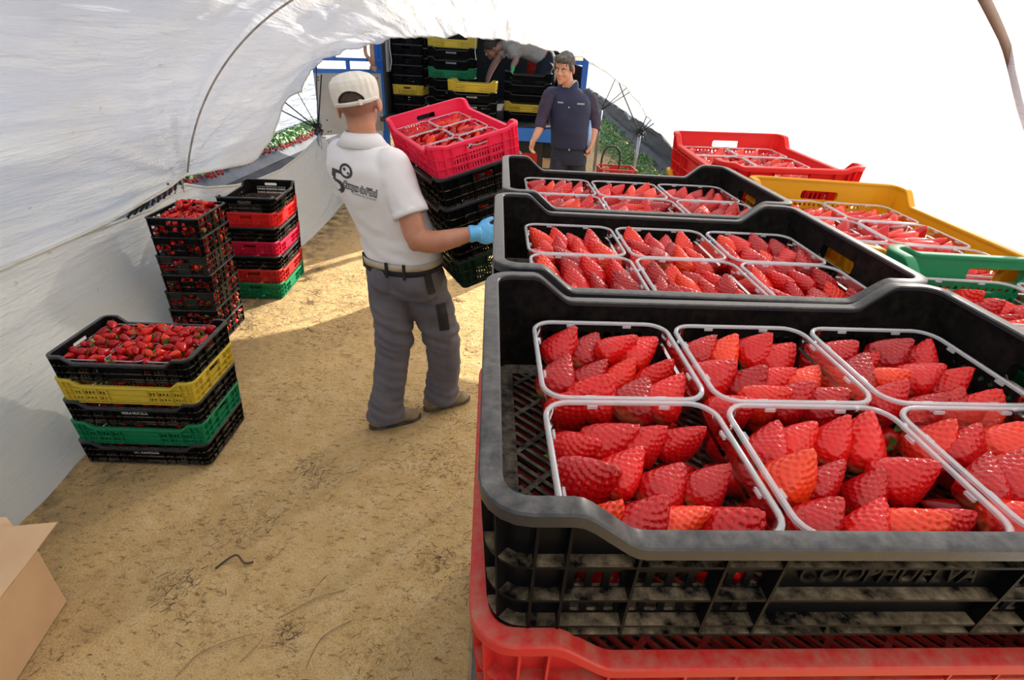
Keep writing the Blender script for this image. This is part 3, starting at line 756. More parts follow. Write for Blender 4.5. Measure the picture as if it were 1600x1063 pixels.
crA, wA, fA = picking_crate()
crB, wB, fB = picking_crate(styleB=True)
crC, wC, fC = picking_crate(H=.1245)
crL, wL, fL = lattice_crate()
CM = {}
for k, (w, f) in dict(A=(wA, fA), B=(wB, fB), C=(wC, fC), L=(wL, fL)).items():
    CM[k] = (w.mesh('crate_body_'+k, [M['black'], M['rimgrey']], True, 28), f.mesh('crate_floor_'+k, [M['black']]))
TXT = {}
def crate(style, mat, label, mw, group=None, text=None, name=None, tmat='white_ink', tside='F', tsize=.019, tw=None, tdepth=.0004):
    nm = name or 'crate'
    e = empty(nm, mw=mw)
    tag(e, label, 'crate', group)
    b = inst('crate_body', CM[style][0], e, [M[mat], M['rimgrey' if mat == 'black' else mat]]); inst('crate_floor', CM[style][1], e, [M['bfloor' if mat == 'black' else mat]])
    if text:
        key = (text, tsize, tw, tdepth)
        if key not in TXT:
            me = text_mesh(text, tsize, tdepth, 'lettering', width=tw); me.materials.append(M[tmat]); TXT[key] = me
        c = dict(A=crA, B=crB, C=crC, L=crL)[style]
        zc = .066*c.H/.139
        p = c.p('F', 0, c.wo+tdepth, zc)
        o = inst('lettering', TXT[key], e, [M[tmat]])
        o.matrix_local = Matrix.Translation(p) @ Matrix.Rotation(PI/2+math.atan(c.tp/c.H)*1.0, 4, 'X')
    return e
def place(x, y, z, rz=0, rx=0, ry=0):
    return Matrix.Translation((x, y, z)) @ Matrix.Rotation(rz, 4, 'Z') @ Matrix.Rotation(rx, 4, 'X') @ Matrix.Rotation(ry, 4, 'Y')

# ------------------------------------------------------------------ punnets
def pet_mat():
    m, nt, out = new_mat('clear_punnet_plastic')
    tr = N(nt, 'ShaderNodeBsdfTransparent'); tr.inputs[0].default_value = (.96, .965, .97, 1)
    gl = N(nt, 'ShaderNodeBsdfGlossy'); gl.inputs['Roughness'].default_value = .09
    lw = N(nt, 'ShaderNodeLayerWeight'); lw.inputs['Blend'].default_value = .22
    f = N(nt, 'ShaderNodeMath', operation='MULTIPLY_ADD'); nt.links.new(lw.outputs['Fresnel'], f.inputs[0]); f.inputs[1].default_value = .75; f.inputs[2].default_value = -.045
    f.use_clamp = True
    nt.links.new(bump(nt, noise_n(nt, coords(nt), 40, 2), .15, .004), gl.inputs['Normal'])
    mx = N(nt, 'ShaderNodeMixShader'); nt.links.new(f.outputs[0], mx.inputs[0]); nt.links.new(tr.outputs[0], mx.inputs[1]); nt.links.new(gl.outputs[0], mx.inputs[2])
    nt.links.new(mx.outputs[0], out.inputs[0]); return m
def pet_rim_mat():
    m, nt, out = new_mat('clear_punnet_rim')
    tr = N(nt, 'ShaderNodeBsdfTransparent'); tr.inputs[0].default_value = (.9, .92, .94, 1)
    gl = N(nt, 'ShaderNodeBsdfPrincipled'); gl.inputs['Roughness'].default_value = .14; gl.inputs['Base Color'].default_value = (.85, .87, .9, 1); gl.inputs['Specular IOR Level'].default_value = .9
    mx = N(nt, 'ShaderNodeMixShader'); mx.inputs[0].default_value = .30; nt.links.new(tr.outputs[0], mx.inputs[1]); nt.links.new(gl.outputs[0], mx.inputs[2])
    nt.links.new(mx.outputs[0], out.inputs[0]); return m
M['pet'] = pet_mat(); M['pet_rim'] = pet_rim_mat()
def punnet_meshes(a=.084, b=.083, h=.085, r=.026):
    def ringp(off, z, n=6):
        out = []
        for k, (cx, cy) in enumerate([(a-r, -(b-r)), (a-r, b-r), (-(a-r), b-r), (-(a-r), -(b-r))]):
            for i in range(n+1):
                an = -PI/2+k*PI/2+i/n*PI/2; out.append(Vector((cx+(r+off)*math.cos(an), cy+(r+off)*math.sin(an), z)))
        return out
    body = MB(); sizes = [(-.019, 0), (-.0165, .0015), (-.0150, .006), (-.0120, .03), (-.0100, .032), (-.0085, .066), (-.0060, .068), (-.0052, h-.002)]
    body.loft([ringp(o, z) for o, z in sizes], cap=False)
    n = len(ringp(0, 0)); bt = ringp(-.019, 0); body.add(bt, [tuple(range(n))])
    rim = MB()
    prof = [(-.0052, h-.0035), (-.0052, h-.0010), (-.0046, h-.0002), (-.0032, h+.0002), (-.0014, h+.0001), (-.0002, h-.0008), (0, h-.0034), (-.0006, h-.0034), (-.0012, h-.0012), (-.0032, h-.0006), (-.0044, h-.0012), (-.0047, h-.0035)]
    rs = [ringp(o, z) for o, z in prof]; vs = [v for r_ in rs for v in r_]; fs = []; m = len(prof)
    for j in range(m):
        l = (j+1) % m
        for i in range(n): k = (i+1) % n; fs.append((j*n+i, j*n+k, l*n+k, l*n+i))
    rim.add(vs, fs)
    # small stacking lugs under the rim
    for sx in (-.035, .035):
        for sy in (-1, 1): rim.box((sx, sy*(b-.0075), h-.004), (.010, .0022, .003))
    for sy in (-.035, .035):
        for sx in (-1, 1): rim.box((sx*(a-.0075), sy, h-.004), (.0022, .010, .003))
    return body.mesh('punnet_tray', [M['pet']], True, 40), rim.mesh('punnet_rim', [M['pet_rim']], True, 40)
PT, PR = punnet_meshes()
def punnet(mw, label, group=None):
    e = empty('strawberry_punnet', mw=mw); tag(e, label, 'punnet', group)
    inst('tray', PT, e); inst('rim', PR, e); return e

# ------------------------------------------------------------------ strawberries
def berry_mat():
    m, nt, out = new_mat('strawberry_skin'); p = nt.nodes.new('ShaderNodeBsdfPrincipled')
    oi = nt.nodes.new('ShaderNodeObjectInfo')
    at = nt.nodes.new('ShaderNodeAttribute'); at.attribute_name = 'rnd'
    ad = N(nt, 'ShaderNodeMath', operation='ADD'); nt.links.new(oi.outputs['Random'], ad.inputs[0]); nt.links.new(at.outputs['Fac'], ad.inputs[1])
    fr = N(nt, 'ShaderNodeMath', operation='FRACT'); nt.links.new(ad.outputs[0], fr.inputs[0])
    base = ramp(nt, fr.outputs[0], [(0, (.34, .002, .006)), (.4, (.54, .004, .007)), (.75, (.70, .009, .008)), (1, (.84, .050, .010))])
    v = coords(nt); n = noise_n(nt, v, 30, 3)
    c2 = N(nt, 'ShaderNodeMix', data_type='RGBA', blend_type='MULTIPLY'); c2.inputs[0].default_value = .5
    nt.links.new(base, c2.inputs[6]); nt.links.new(ramp(nt, n, [(.3, (.72, .6, .6)), (.65, (1, 1, 1))]), c2.inputs[7])
    # paler shoulder near the stalk
    sx = nt.nodes.new('ShaderNodeSeparateXYZ'); nt.links.new(v, sx.inputs[0])
    sh = N(nt, 'ShaderNodeMapRange'); nt.links.new(sx.outputs['Z'], sh.inputs['Value']); sh.inputs['From Min'].default_value = .006; sh.inputs['From Max'].default_value = -.001
    c3 = N(nt, 'ShaderNodeMix', data_type='RGBA'); nt.links.new(sh.outputs[0], c3.inputs[0]); nt.links.new(c2.outputs[2], c3.inputs[6]); c3.inputs[7].default_value = (.8, .25, .12, 1)
    nt.links.new(c3.outputs[2], p.inputs['Base Color'])
    p.inputs['Roughness'].default_value = .20; p.inputs['Specular IOR Level'].default_value = .40
    p.inputs['Subsurface Weight'].default_value = .0; p.inputs['Subsurface Radius'].default_value = (.008, .002, .001); p.inputs['Subsurface Scale'].default_value = .5
    nt.links.new(p.outputs[0], out.inputs[0]); return m
M['berry'] = berry_mat()
M['seed'] = pbr('strawberry_seed', (.55, .16, .03), .35, var=(.14, .012, .008), vscale=260)
M['leaf'] = pbr('calyx_green', (.055, .17, .02), .5, var=(.12, .26, .05), vscale=90)
def berry_low(m_, nt=None): pass
def berry_surface(u, a, w, l, wedge, lump, bend):
    """u 0..1 from shoulder to tip, a angle"""
    prof = [(0, .30), (.04, .62), (.12, .88), (.25, 1.0), (.42, .90), (.60, .70), (.78, .45), (.90, .27), (.97, .13), (1, .02)]
    r = interp(prof, u)*w
    r *= 1+.07*math.sin(2*a+lump)+.04*math.sin(3*a+lump*2+u*3)
    x = r*math.cos(a)*(1+wedge*.5); y = r*math.sin(a)*(1-wedge*.35)
    z = l*u-.004*(1-min(1, u/.04))*0
    x += bend*u*u
    if wedge > .3: z -= .004*math.cos(a)**2*u*0
    return Vector((x, y, z))
def smooth_prof(u):
    return u
def make_berry(seed, hi=True):
    rnd = random.Random(seed)
    w = rnd.uniform(.0175, .0205); l = rnd.uniform(.046, .054)
    wedge = rnd.choice([0, .1, .2, .35, .5]); lump = rnd.uniform(0, 6); bend = rnd.uniform(-.006, .006)
    nu, nv = (46, 64) if hi else (7, 9)
    mb = MB()
    # seeds by phyllotaxis, evenly spread over the slope length
    seeds = []
    if hi:
        Ns = 175; ga = PI*(3-math.sqrt(5))
        # area-weighted u
        cum = []; tot = 0
        for i in range(200):
            u = (i+.5)/200; r = (berry_surface(u, 0, w, l, 0, 0, 0)-Vector((0, 0, l*u))).length
            tot += r+.002; cum.append((tot, u))
        for k in range(Ns):
            tgt = (k+.5)/Ns*tot
            u = next(uu_ for t_, uu_ in cum if t_ >= tgt)
            if u < .02: continue
            a = k*ga
            p0 = berry_surface(u, a, w, l, wedge, lump, bend)
            du = berry_surface(min(1, u+.01), a, w, l, wedge, lump, bend)-p0
            da = berry_surface(u, a+.01, w, l, wedge, lump, bend)-p0
            nn = da.cross(du).normalized()
            if nn.dot(Vector((p0.x, p0.y, 0))) < 0: nn = -nn
            seeds.append((p0, nn, du.normalized()))
        kd = None
        from mathutils import kdtree
        kd = kdtree.KDTree(len(seeds))
        for i, sd in enumerate(seeds): kd.insert(sd[0], i)
        kd.balance()
    pts = []
    for i in range(nu+1):
        u = i/nu; u = 1-(1-u)**1.15 if hi else u
        for j in range(nv):
            a = 2*PI*j/nv; p = berry_surface(u, a, w, l, wedge, lump, bend)
            if hi and 0 < i < nu:
                co, idx, d = kd.find(p)
                nn = seeds[idx][1]
                s_ = .0014
                p = p-nn*.00145*math.exp(-(d/s_)**2)+nn*.00045*(1-math.exp(-(d/.0024)**2))
            pts.append(p)
    fs = []
    for i in range(nu):
        for j in range(nv):
            k = (j+1) % nv; fs.append((i*nv+j, i*nv+k, (i+1)*nv+k, (i+1)*nv+j))
    c0 = len(pts); pts.append(Vector((0, 0, -.001))); pts.append(Vector((bend, 0, l)))
    for j in range(nv):
        k = (j+1) % nv; fs.append((c0, k, j)); fs.append((c0+1, nu*nv+j, nu*nv+k))
    mb.add(pts, fs, 0)
    if hi:
        for p0, nn, t in seeds:
            b = nn.cross(t); c = p0-nn*.0011
            vs = [c+t*.00115, c+b*.00065, c-t*.00115, c-b*.00065, c+nn*.00055]
            mb.add(vs, [(0, 1, 4), (1, 2, 4), (2, 3, 4), (3, 0, 4)], 1)
    return mb
BH = [make_berry(100+i).mesh('strawberry', [M['berry'], M['seed']], True) for i in range(9)]
BL_ = [make_berry(200+i, False) for i in range(7)]
def calyx_mb(seed=0, s=1.0):
    rnd = random.Random(seed); mb = MB()
    for i in range(8):
        a = 2*PI*i/8+rnd.uniform(-.2, .2); L = rnd.uniform(.013, .019)*s; up = rnd.uniform(-.2, .5)
        d = Vector((math.cos(a), math.sin(a), 0)); sd = Vector((-d.y, d.x, 0)); vs = []; n = 4
        for k in range(n+1):
            u = k/n; c = d*L*u+Vector((0, 0, -.0015-up*L*u*u+.006*u*(1-u))); wd = .0042*s*math.sin(PI*min(1, .15+u*.85))
            vs += [c-sd*wd, c+Vector((0, 0, -.0006)), c+sd*wd]
        fs = []
        for k in range(n):
            fs += [(k*3, k*3+1, k*3+4, k*3+3), (k*3+1, k*3+2, k*3+5, k*3+4)]
        mb.add(vs, fs)
    mb.tube([(0, 0, 0), (.002, 0, -.006), (.005, .001, -.011)], .0011, 6)
    return mb
CX = [calyx_mb(i).mesh('calyx', [M['leaf']], True) for i in range(3)]
NB = [0]
BERRY_OBJ = []
def berry_hi(mw, label, group, calyx=False):
    i = NB[0]; NB[0] += 1
    o = inst('strawberry', BH[(i*7+i//5) % len(BH)], None, None, mw); tag(o, label, 'strawberry', group)
    if calyx: inst('calyx', CX[i % 3], o)
    BERRY_OBJ.append(o); return o
# low-detail berries gathered in one heap object
HEAP = MB(); HEAP_R = []; HLEAF = MB()
def berry_lo(mw, leaf=False):
    i = random.randrange(len(BL_)); b = BL_[i]
    vs = [mw @ Vector(v) for v in b.v]; HEAP.add(vs, b.f, 0); HEAP_R.extend([random.random()]*len(vs))
    if leaf:
        c = mw @ Vector((0, 0, -.001)); x = mw.to_3x3() @ Vector((1, 0, 0)); y = mw.to_3x3() @ Vector((0, 1, 0)); z = mw.to_3x3() @ Vector((0, 0, 1))
        for k in range(6):
            a = 2*PI*k/6+random.random(); d = x*math.cos(a)+y*math.sin(a); s_ = d.cross(z)*.005
            m_ = c+d*.009+z*.002; t_ = c+d*.020+z*random.uniform(-.004, .008)
            HLEAF.add([c, m_-s_, t_, m_+s_], [(0, 1, 2, 3)])
def berry_matrix(base, tilt_az, tilt, spin, s):
    d = Vector((math.sin(tilt)*math.cos(tilt_az), math.sin(tilt)*math.sin(tilt_az), math.cos(tilt)))
    q = Vector((0, 0, 1)).rotation_difference(d)
    return Matrix.Translation(base) @ q.to_matrix().to_4x4() @ Matrix.Rotation(spin, 4, 'Z') @ Matrix.Scale(s, 4)
def fill_punnet(mw, rnd, az, hi=True, label='', group='', cal=.0, n=(4, 4), zb=.036, under=True, leaf=0, smin=1.04, smax=1.26):
    a, b = .064, .063
    k = 0
    for i in range(n[0]):
        for j in range(n[1]):
            x = lerp(-a+.012, a-.012, i/(n[0]-1))+rnd.uniform(-.006, .006); y = lerp(-b+.012, b-.012, j/(n[1]-1))+rnd.uniform(-.006, .006)
            z = zb+.050*.0+rnd.uniform(-.006, .008)
            tl = R(rnd.uniform(26, 60)); ta = az+R(rnd.uniform(-45, 45)); s = rnd.uniform(smin, smax)
            d = Vector((math.sin(tl)*math.cos(ta), math.sin(tl)*math.sin(ta), math.cos(tl)))
            mid = Vector((x, y, z+.021)); base = mid-d*.022*s
            base.x = max(-.070, min(.070, base.x)); base.y = max(-.068, min(.068, base.y))
            tip = base+d*.05*s
            if abs(tip.x) > .073: base.x -= math.copysign(abs(tip.x)-.073, tip.x)
            if abs(tip.y) > .072: base.y -= math.copysign(abs(tip.y)-.072, tip.y)
            bm_ = mw @ berry_matrix(base, ta, tl, rnd.uniform(0, 6.28), s)
            if hi: berry_hi(bm_, label, group, rnd.random() < cal)
            else: berry_lo(bm_, rnd.random() < leaf)
            k += 1
    if under:
        for i in range(3):
            for j in range(3):
                x = lerp(-a+.014, a-.014, i/2)+rnd.uniform(-.005, .005); y = lerp(-b+.014, b-.014, j/2)+rnd.uniform(-.005, .005)
                ta = rnd.uniform(0, 6.28); tl = R(rnd.uniform(70, 95))
                d = Vector((math.sin(tl)*math.cos(ta), math.sin(tl)*math.sin(ta), math.cos(tl)))
                berry_lo(mw @ berry_matrix(Vector((x, y, .021))-d*.022, ta, tl, 0, .95), rnd.random() < .5)
    return k
# ------------------------------------------------------------------ the crates of strawberries on the right
rc = random.Random(11)
ORD = ['', 'first', 'second', 'third', 'fourth', 'fifth', 'sixth', 'seventh', 'eighth', 'ninth', 'tenth', 'eleventh', 'twelfth']
PITCH = .129
PC = [-.158, .015, .188]; PRW = [-.0985, .0685]
COLN = ['left', 'middle', 'right']; ROWN = ['near row', 'far row']
def top_crate(style, mat, label, mw, who, az, hi, text=None, cal=.03, tmat='black', lim=None, zb=.036, group=None, n=(4, 3), leaf=.05, skip=()):
    c = crate(style, mat, label, mw, text=text, tmat=tmat, tsize=.030, tw=.135, tdepth=.0016, group=group)
    for r_ in range(2):
        for k in range(3):
            if (r_, k) in skip: continue
            m = mw @ place(PC[k]+rc.uniform(-.001, .001), PRW[r_]+rc.uniform(-.001, .001), .0108, R(rc.uniform(-.8, .8)))
            nm = '%s, %s of the %s' % (COLN[k], ROWN[r_], who)
            punnet(m, 'clear plastic punnet of strawberries, %s' % nm)
            fill_punnet(m, rc, az, hi and (lim is None or (r_, k) in lim), 'ripe red strawberry in the punnet at %s' % nm, 'strawberries in the punnet at %s' % nm, cal, n, zb, leaf=leaf)
    return c
ZB = 1.573-.139
A_ = .050
def corner_place(x, y, a, z):      # from the outer near-left rim corner
    return place(x+.3*math.cos(a)-.2*math.sin(a), y+.3*math.sin(a)+.2*math.cos(a), z, a)
C1 = corner_place(-.014, .227, .060, ZB) @ Matrix.Rotation(R(-.5), 4, 'Y'); C2 = corner_place(-.031, .635, A_, ZB); C3 = corner_place(-.037, 1.047, .045, ZB)
top_crate('A', 'black', 'large dusty black crate nearest the camera with raised lettering, holding six punnets of strawberries', C1, 'nearest black crate', R(15), True, 'COOPHUELVA', n=(4, 3), cal=.08)
top_crate('A', 'black', 'black crate of six strawberry punnets directly behind the nearest one, second in the row', C2, 'second black crate', R(125), True, None, n=(4, 3), cal=.05)
top_crate('A', 'black', 'black crate of strawberry punnets farthest back of the three in the row', C3, 'third black crate', R(30), True, None, n=(4, 3))
GR = place(.792, .545, ZB, R(90+1)); YE = place(.790, 1.160, 1.555-.139, R(-92)); RE = place(.745, 1.79, 1.586-.139, R(-90.5), R(1.5), R(.6))
top_crate('B', 'green', 'green crate of strawberries at the right edge, beside the nearest black crate', GR, 'green crate', R(200), True, n=(4, 3))
top_crate('B', 'yellow', 'yellow crate of strawberry punnets between the green crate and the bright red crate', YE, 'yellow crate', R(100), False, leaf=.08)
top_crate('B', 'bred', 'bright red crate of strawberry punnets against the sunlit plastic on the right', RE, 'bright red crate', R(110), False, leaf=.08)
MATN = dict(black='black', red='red', yellow='yellow', green='green', pink='pink-red', crimson='crimson', bred='bright red', lemon='pale yellow', dgreen='dark green')
def column(m, who, mats, style='A'):
    z = m.translation.z; nb = 10; step = (z-.144)/nb
    for k, mt in enumerate(mats[:nb]):
        mm = Matrix.Translation((rc.uniform(-.002, .002), rc.uniform(-.002, .002), -step*(k+1))) @ m
        if k == 0 and who.startswith('nearest'): mm = Matrix.Translation((-.004, -.006, -step)) @ m
        crate(style, mt, '%s crate, %s below the %s in the same stack' % (MATN[mt], ORD[k+1], who), mm)
column(C1, 'nearest black crate', ['red', 'black', 'black', 'green', 'black', 'red', 'black', 'yellow', 'black', 'black'])
column(C2, 'second black crate', ['black', 'black', 'red', 'black', 'black', 'black', 'green', 'black', 'black', 'black'])
column(C3, 'third black crate', ['black', 'black', 'black', 'black', 'yellow', 'black', 'black', 'black', 'red', 'black'])
column(GR, 'green crate at the right edge', ['black', 'red', 'black', 'black', 'black', 'green', 'black', 'black', 'black', 'black'])
column(YE, 'yellow crate on the right', ['black', 'black', 'green', 'black', 'black', 'red', 'black', 'black', 'black', 'black'])
column(RE, 'bright red crate on the right', ['yellow', 'black', 'black', 'red', 'black', 'black', 'green', 'black', 'black', 'black'])
# a few berries seen through the slot of the red crate under the nearest one
M['wood'] = pbr('pallet_wood', (.42, .29, .16), .7, var=(.28, .19, .10), vscale=6, bmp=.4, bscale=40)
def pallet(x0, x1, y0, y1, label):
    e = empty('pallet', ((x0+x1)/2, (y0+y1)/2, 0)); tag(e, label, 'pallet')
    w, d = x1-x0, y1-y0
    for i in range(7):
        b = MB(); b.box((0, lerp(-d/2+.05, d/2-.05, i/6), .133), (w, .095, .022)); b.build('deck_board', M['wood'], e)
    for i in range(3):
        b = MB(); b.box((lerp(-w/2+.05, w/2-.05, i/2), 0, .0715), (.09, d, .101)); b.build('stringer', M['wood'], e)
        b = MB(); b.box((lerp(-w/2+.05, w/2-.05, i/2), 0, .0105), (.10, d, .021)); b.build('bottom_board', M['wood'], e)
pallet(-.08, 1.05, .20, 1.47, 'wooden pallet under the stacks of black, green and yellow crates')
pallet(.50, 1.02, 1.50, 2.12, 'wooden pallet under the stack with the bright red crate')

# ------------------------------------------------------------------ heaps of loose-looking berries
def heap(mw, xr, yr, zr, nx, ny, leaf=.5, s=.9, dome=0):
    for i in range(nx):
        for j in range(ny):
            x = lerp(xr[0], xr[1], (i+.5)/nx)+rc.uniform(-.012, .012); y = lerp(yr[0], yr[1], (j+.5)/ny)+rc.uniform(-.012, .012)
            z = rc.uniform(*zr)+dome*(1-((i+.5)/nx*2-1)**2)
            tl = R(rc.uniform(55, 115)); ta = rc.uniform(0, 6.28); d = Vector((math.sin(tl)*math.cos(ta), math.sin(tl)*math.sin(ta), math.cos(tl)))
            berry_lo(mw @ berry_matrix(Vector((x, y, z))-d*.022, ta, tl, 0, s*rc.uniform(.8, 1.1)), rc.random() < leaf)
# near stack on the left: black, yellow, black, green, black
zc = [0, .1145, .229, .3435, .458]
specs = [('black', 'black crate lettered at the bottom of the short stack by the film wall', 'S.A.T. AGROMOGUER', .115),
         ('green', 'green crate second from the bottom of the short stack on the left', None, None),
         ('black', 'black crate with white lettering in the middle of the short stack on the left', 'NIEBLA FRUIT,S.L.U.', .115),
         ('lemon', 'yellow crate second from the top of the short stack on the left', None, None),
         ('black', 'black crate heaped with strawberries on top of the short stack on the left', None, None)]
for k, (mt, lb, tx, tw) in enumerate(specs):
    m = place(-1.700+(.004*k), 2.045+.002*k, zc[k], R(2.5+rc.uniform(-.8, .8)))
    crate('C', mt, lb, m, text=tx, tsize=.022, tw=tw)
    if k < 4: heap(m, (-.25, .25), (-.16, .16), (.04, .085), 8, 6, .15)
    else:
        for r_ in range(2):
            for c_ in range(3):
                punnet(m @ place(-.178+.178*c_, -.085+.17*r_, .0108), 'clear punnet under heaped strawberries, %s, %s of the top crate on the left' % (COLN[c_], ROWN[r_]))
        heap(m, (-.265, .265), (-.168, .168), (.035, .06), 10, 7, .2, 1.1)
        heap(m, (-.258, .258), (-.160, .160), (.080, .100), 11, 7, .6, 1.12)
        heap(m, (-.23, .23), (-.14, .14), (.100, .118), 8, 5, .6, 1.08)
# middle stack of small lattice crates
for k in range(7):
    m = place(-2.075+.004*k+rc.uniform(-.004, .004), 3.165+rc.uniform(-.005, .005), .1200*k, R(90+4.5+rc.uniform(-1.5, 1.5)))
    crate('L', 'black' if k not in (2, 4) else 'black_old', '%s small open-lattice black crate of strawberries, %s' % ('dusty' if k in (2, 4) else 'dark', 'topmost of the middle stack by the film' if k == 6 else '%s from the ground in the middle stack' % (ORD[k+1] if k else 'lowest')), m)
    for z_ in (.030, .055, .080): heap(m, (-.185, .185), (-.135, .135), (z_, z_+.012), 9, 7, .25, .92)
    heap(m, (-.17, .17), (-.12, .12), (.098, .108), 7, 5, .4, 1.0)
    if k == 6: heap(m, (-.02, .15), (-.10, .10), (.12, .150), 4, 4, .8, 1.0)
# rear stack, alternating colours, short ends towards the camera
cols = ['green', 'red', 'black', 'crimson', 'black', 'bred', 'black']
for k, mt in enumerate(cols):
    m = place(-2.035+.003*k, 4.00+.004*k, .1095*k, R(90+5+rc.uniform(-1, 1)))
    lb = 'empty black crate with end handle slots on top of the rear left stack' if k == 6 else '%s crate, %s in the multicoloured rear stack on the left' % (MATN[mt], 'lowest' if k == 0 else ORD[k+1]+' from the ground')
    crate('C', mt, lb, m)
# carried stack, tilted in the worker's arms
CT = Matrix.Translation((-.356, 2.431, 1.531)) @ Matrix.Rotation(R(-60.35), 4, 'Z') @ Matrix.Rotation(R(13.9), 4, 'X') @ Matrix.Rotation(R(3.8), 4, 'Y')
CARRY = CT @ Matrix.Translation((0, 0, -.139))
CARRY = Matrix.Translation((.018, .03, 0)) @ CARRY
top_crate('B', 'pink', 'pink-red crate of strawberry punnets on top of the stack the man in white carries', CARRY, 'pink-red carried crate', R(60), False, leaf=.12)
for k in range(1, 5):
    m = CARRY @ Matrix.Translation((0, 0, -.129*k))
    crate('C' if False else 'A', 'black' if k < 4 else 'dgreen', ('black crate, %s below the pink-red one in the carried stack' % ORD[k]) if k < 4 else 'dark green crate at the bottom of the stack the man in white carries', m)
    if k < 4: heap(m, (-.25, .25), (-.16, .16), (.05, .09), 6, 5, .0)

# ------------------------------------------------------------------ crates inside the truck
BED = .98; TP = .1145
def tcrate(x0, k, y0, mt, lb, long=True, text=None, grp=None):
    w = .6 if long else .4; d = .4 if long else .6
    m = place(x0+w/2, y0+d/2, BED+TP*k, 0 if long else R(90))
    crate('C', mt, lb, m, text=text, tw=.13, tsize=.026, group=grp)
for k in range(8):
    mt = 'lemon' if k == 2 else 'black'
    tcrate(-1.74, k, 7.45, mt, '%s crate, %s in the leftmost stack inside the truck' % ('yellow' if k == 2 else 'black', 'lowest' if k == 0 else ORD[k+1]+' from the bottom'), False)
for k in range(8):
    mt = {7: 'lemon', 4: 'green'}.get(k, 'black')
    tcrate(-1.275, k, 7.45, mt, '%s crate, %s in the second stack from the left inside the truck' % (MATN[mt].replace('pale ', ''), 'lowest' if k == 0 else ORD[k+1]+' from the bottom'), True, 'MOGUER' if k in (2, 5, 6) else None)
for k in range(4):
    mt = 'lemon' if k == 3 else 'black'
    tcrate(-.965, k, 7.0, mt, '%s crate, %s in the short stack at the tail of the truck' % ('yellow' if k == 3 else 'black', 'topmost' if k == 3 else 'lowest' if k == 0 else ORD[k+1]+' from the bottom'), True, 'MOGUER' if k in (1, 2) else None)
for k in range(5):
    mt = 'lemon' if k == 1 else 'black'
    tcrate(-.29, k, 7.42, mt, '%s crate, %s in the truck stack behind the man in navy' % ('yellow' if k == 1 else 'black', 'lowest' if k == 0 else ORD[k+1]+' from the bottom'))
for k, mt in enumerate(['black', 'black', 'black', 'black', 'red', 'red', 'yellow']):
    tcrate(-.02, k, 8.75, mt, '%s crate, %s in the far right stack in the truck' % (MATN[mt], 'lowest' if k == 0 else ORD[k+1]+' from the bottom'))
# ------------------------------------------------------------------ ground
def sand_mat():
    m, nt, out = new_mat('sandy_soil'); p = nt.nodes.new('ShaderNodeBsdfPrincipled')
    v = coords(nt); a = noise_n(nt, v, .9, 8, .62); b = noise_n(nt, v, 9, 8, .65); c = noise_n(nt, v, 70, 6, .7)
    vs = coords(nt, scale=(1, 2.2, 1)); vs.node.inputs['Rotation'].default_value = (0, 0, .75); st = noise_n(nt, vs, 24, 8, .75)
    base = ramp(nt, b, [(.30, (.54, .345, .135)), (.5, (.74, .51, .235)), (.72, (.86, .68, .40))])
    mx = N(nt, 'ShaderNodeMix', data_type='RGBA'); nt.links.new(a, mx.inputs[0]); nt.links.new(base, mx.inputs[6]); mx.inputs[7].default_value = (.80, .57, .27, 1)
    dk = N(nt, 'ShaderNodeMix', data_type='RGBA', blend_type='MULTIPLY'); dk.inputs[0].default_value = 1
    nt.links.new(mx.outputs[2], dk.inputs[6]); nt.links.new(ramp(nt, st, [(.34, (.38, .30, .25)), (.45, (.93, .91, .89)), (1, (1, 1, 1))]), dk.inputs[7])
    gr = noise_n(nt, v, 210, 3, .6); d2 = N(nt, 'ShaderNodeMix', data_type='RGBA', blend_type='MULTIPLY'); d2.inputs[0].default_value = .9
    nt.links.new(dk.outputs[2], d2.inputs[6]); nt.links.new(ramp(nt, gr, [(.32, (.60, .54, .48)), (.55, (1, 1, 1))]), d2.inputs[7])
    # damp dark soil in patches and along the left film
    s3 = nt.nodes.new('ShaderNodeSeparateXYZ'); nt.links.new(v, s3.inputs[0]); mr = N(nt, 'ShaderNodeMapRange'); nt.links.new(s3.outputs['X'], mr.inputs['Value']); mr.inputs['From Min'].default_value = -1.55; mr.inputs['From Max'].default_value = -2.15
    ma = N(nt, 'ShaderNodeMath', operation='MULTIPLY'); nt.links.new(mr.outputs[0], ma.inputs[0]); nt.links.new(ramp(nt, b, [(.38, (0, 0, 0)), (.60, (1, 1, 1))]), ma.inputs[1])
    d3 = N(nt, 'ShaderNodeMix', data_type='RGBA'); nt.links.new(ma.outputs[0], d3.inputs[0]); nt.links.new(d2.outputs[2], d3.inputs[6]); d3.inputs[7].default_value = (.13, .10, .055, 1)
    nt.links.new(d3.outputs[2], p.inputs['Base Color']); p.inputs['Roughness'].default_value = .95; p.inputs['Specular IOR Level'].default_value = .15
    n1 = bump(nt, c, .6, .008); n2 = bump(nt, b, .8, .035, n1); n3 = bump(nt, st, .6, .014, n2)
    nt.links.new(n3, p.inputs['Normal']); nt.links.new(p.outputs[0], out.inputs[0]); return m
M['sand'] = sand_mat()
def gz_(x, y):
    v = noise.noise(Vector((x*1.1, y*1.1, 3)))*.014+noise.noise(Vector((x*4, y*4, 7)))*.006+noise.noise(Vector((x*13, y*13, 1)))*.0025
    return v-.012
g = MB(); NX, NY = 220, 260
xs = [-2.7+i*4.9/NX for i in range(NX+1)]; ys = [.3+j*7.2/NY for j in range(NY+1)]
xs = [-30, -12, -6, -4]+xs+[3, 5, 10, 30]; ys = [-12, -5, -2]+ys+[9, 12, 20, 50, 90]
vs = [(x, y, gz_(x, y)) for y in ys for x in xs]; w_ = len(xs)
